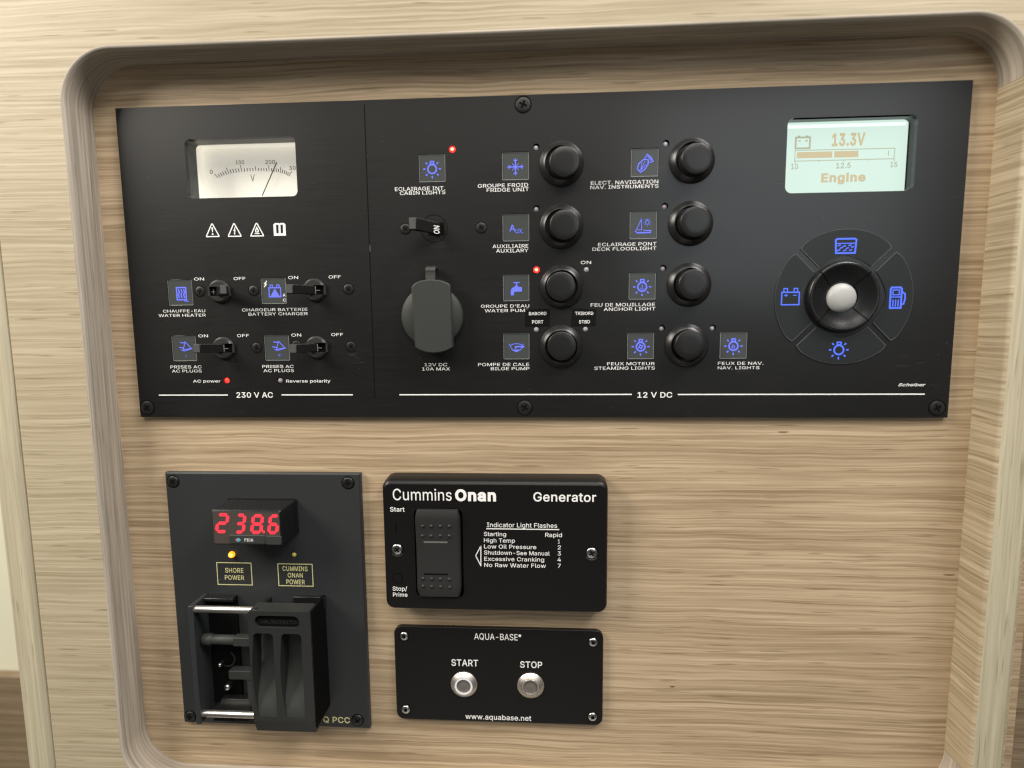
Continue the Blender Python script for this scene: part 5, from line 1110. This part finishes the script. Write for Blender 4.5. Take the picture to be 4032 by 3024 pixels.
bm = new(); stroke(bm, [a, c, b_], .45, z, True); obj('arrow_mark', bm, M['white'], gen, (c[0], c[1], z), smooth=False)
a, b_ = (-76.93, -102.34), (-77.00, -108.10)
bm = new(); box(bm, a[0] - .3, a[0] + .3, b_[1], a[1], GZ - .3, GZ + .02); obj('engraved_mark', bm, M['void'], gen, (a[0], b_[1], GZ), smooth=False)
c = (-77.05, -132.04)
bm = new(); ring2(bm, c[0], c[1], 2.55, .45, GZ + .02); obj('engraved_mark', bm, M['void'], gen, (c[0], c[1], GZ), smooth=False)
for c, t in (((-76.74, -116.52), 40), ((22.37, -116.91), 30)):
    s = screw(gen, c, 2.85, M['zinc'], GZ, t, h=.8)
    bm = new(); sheet(bm, [[(c[0] + 3.5 * math.cos(R(a)), c[1] - .3 + 3.5 * math.sin(R(a))) for a in range(215, 326, 10)] + [(c[0] + 2.95 * math.cos(R(a)), c[1] - .1 + 2.95 * math.sin(R(a))) for a in range(325, 214, -10)]], GZ + .04)
    obj('countersink_highlight', bm, M['zinc'], s, (c[0], c[1], GZ), smooth=False)  # bright crescent drawn as the highlight on the countersink's lower edge

# ------------------------------------------------------------------ start / stop plate
ap = [(-81.66, -162.25), (29.20, -162.62), (29.22, -215.89), (-82.32, -215.57)]
ax0, ax1 = (ap[0][0] + ap[3][0]) / 2, (ap[1][0] + ap[2][0]) / 2; ay1, ay0 = (ap[0][1] + ap[1][1]) / 2, (ap[2][1] + ap[3][1]) / 2
aq = thing('start_stop_panel', 'small black round cornered plate with steel START and STOP buttons', 'switch plate', ((ax0 + ax1) / 2, ay0, 0))
bm = new(); prism(bm, rr(ax0, ax1, ay0, ay1, 4.2, 8), ZB + .02, 0); obj('faceplate', bm, M['aqua'], aq, ((ax0 + ax1) / 2, ay0, 0), bevel=.25, seg=2)
for c, t in (((-76.54, -167.84), 10), ((23.93, -168.68), 25), ((-76.89, -210.01), 40), ((23.89, -210.79), 5)):
    screw(aq, c, 2.35, M['zinc'], 0, t, star=True, h=.9)
for s_, l_, r_, t_, b_ in (('AQUA-BASE', (-38.83, -168.82), (-15.67, -168.74), (-27.33, -165.18), 2), ('START', (-51.35, -184.07), (-36.99, -183.92), (-44.15, -180.27), 22),
                           ('STOP', (-14.51, -184.05), (-2.79, -183.97), (-8.56, -180.38), 22), ('www.aquabase.net', (-44.35, -214.51), (-8.75, -214.32), (-26.67, -211.43), 14)):
    caption(s_, l_, r_, t_, aq, M['white'], .06, b_)
c = (-14.55, -166.14); bm = new(); sheet(bm, [circ(c[0], c[1], .75, 14)], .06); obj('registered_mark', bm, M['white'], aq, (c[0], c[1], .06), smooth=False)
for c, lit in (((-44.70, -194.31), True), ((-8.98, -193.85), False)):
    bm = new(); lathe(bm, [(7.1, -.1), (7.15, .6), (6.9, .9), (5.1, 2.3), (4.9, 2.4), (4.85, 1.6), (4.8, 1.2)], c[0], c[1], 56, cap1=False)
    b0 = obj('push_button', bm, M['brush'], aq, (c[0], c[1], 0), sharp=28)
    if lit: b0['label'] = 'steel push button with white light ring'
    bm = new(); lathe(bm, [(4.8, 1.0), (4.8, 2.0), (4.5, 2.35), (3.9, 2.35), (3.8, 1.9)], c[0], c[1], 48, cap1=False)
    obj('light_ring', bm, M['ringw'] if lit else M['brush'], b0, (c[0], c[1], 2), sharp=40)
    bm = new(); lathe(bm, [(3.85, 1.0), (3.85, 2.0), (3.6, 2.15), (2.0, 2.05), (.2, 2.0)], c[0], c[1], 48)
    obj('cap', bm, M['brush2'], b0, (c[0], c[1], 2), sharp=40)
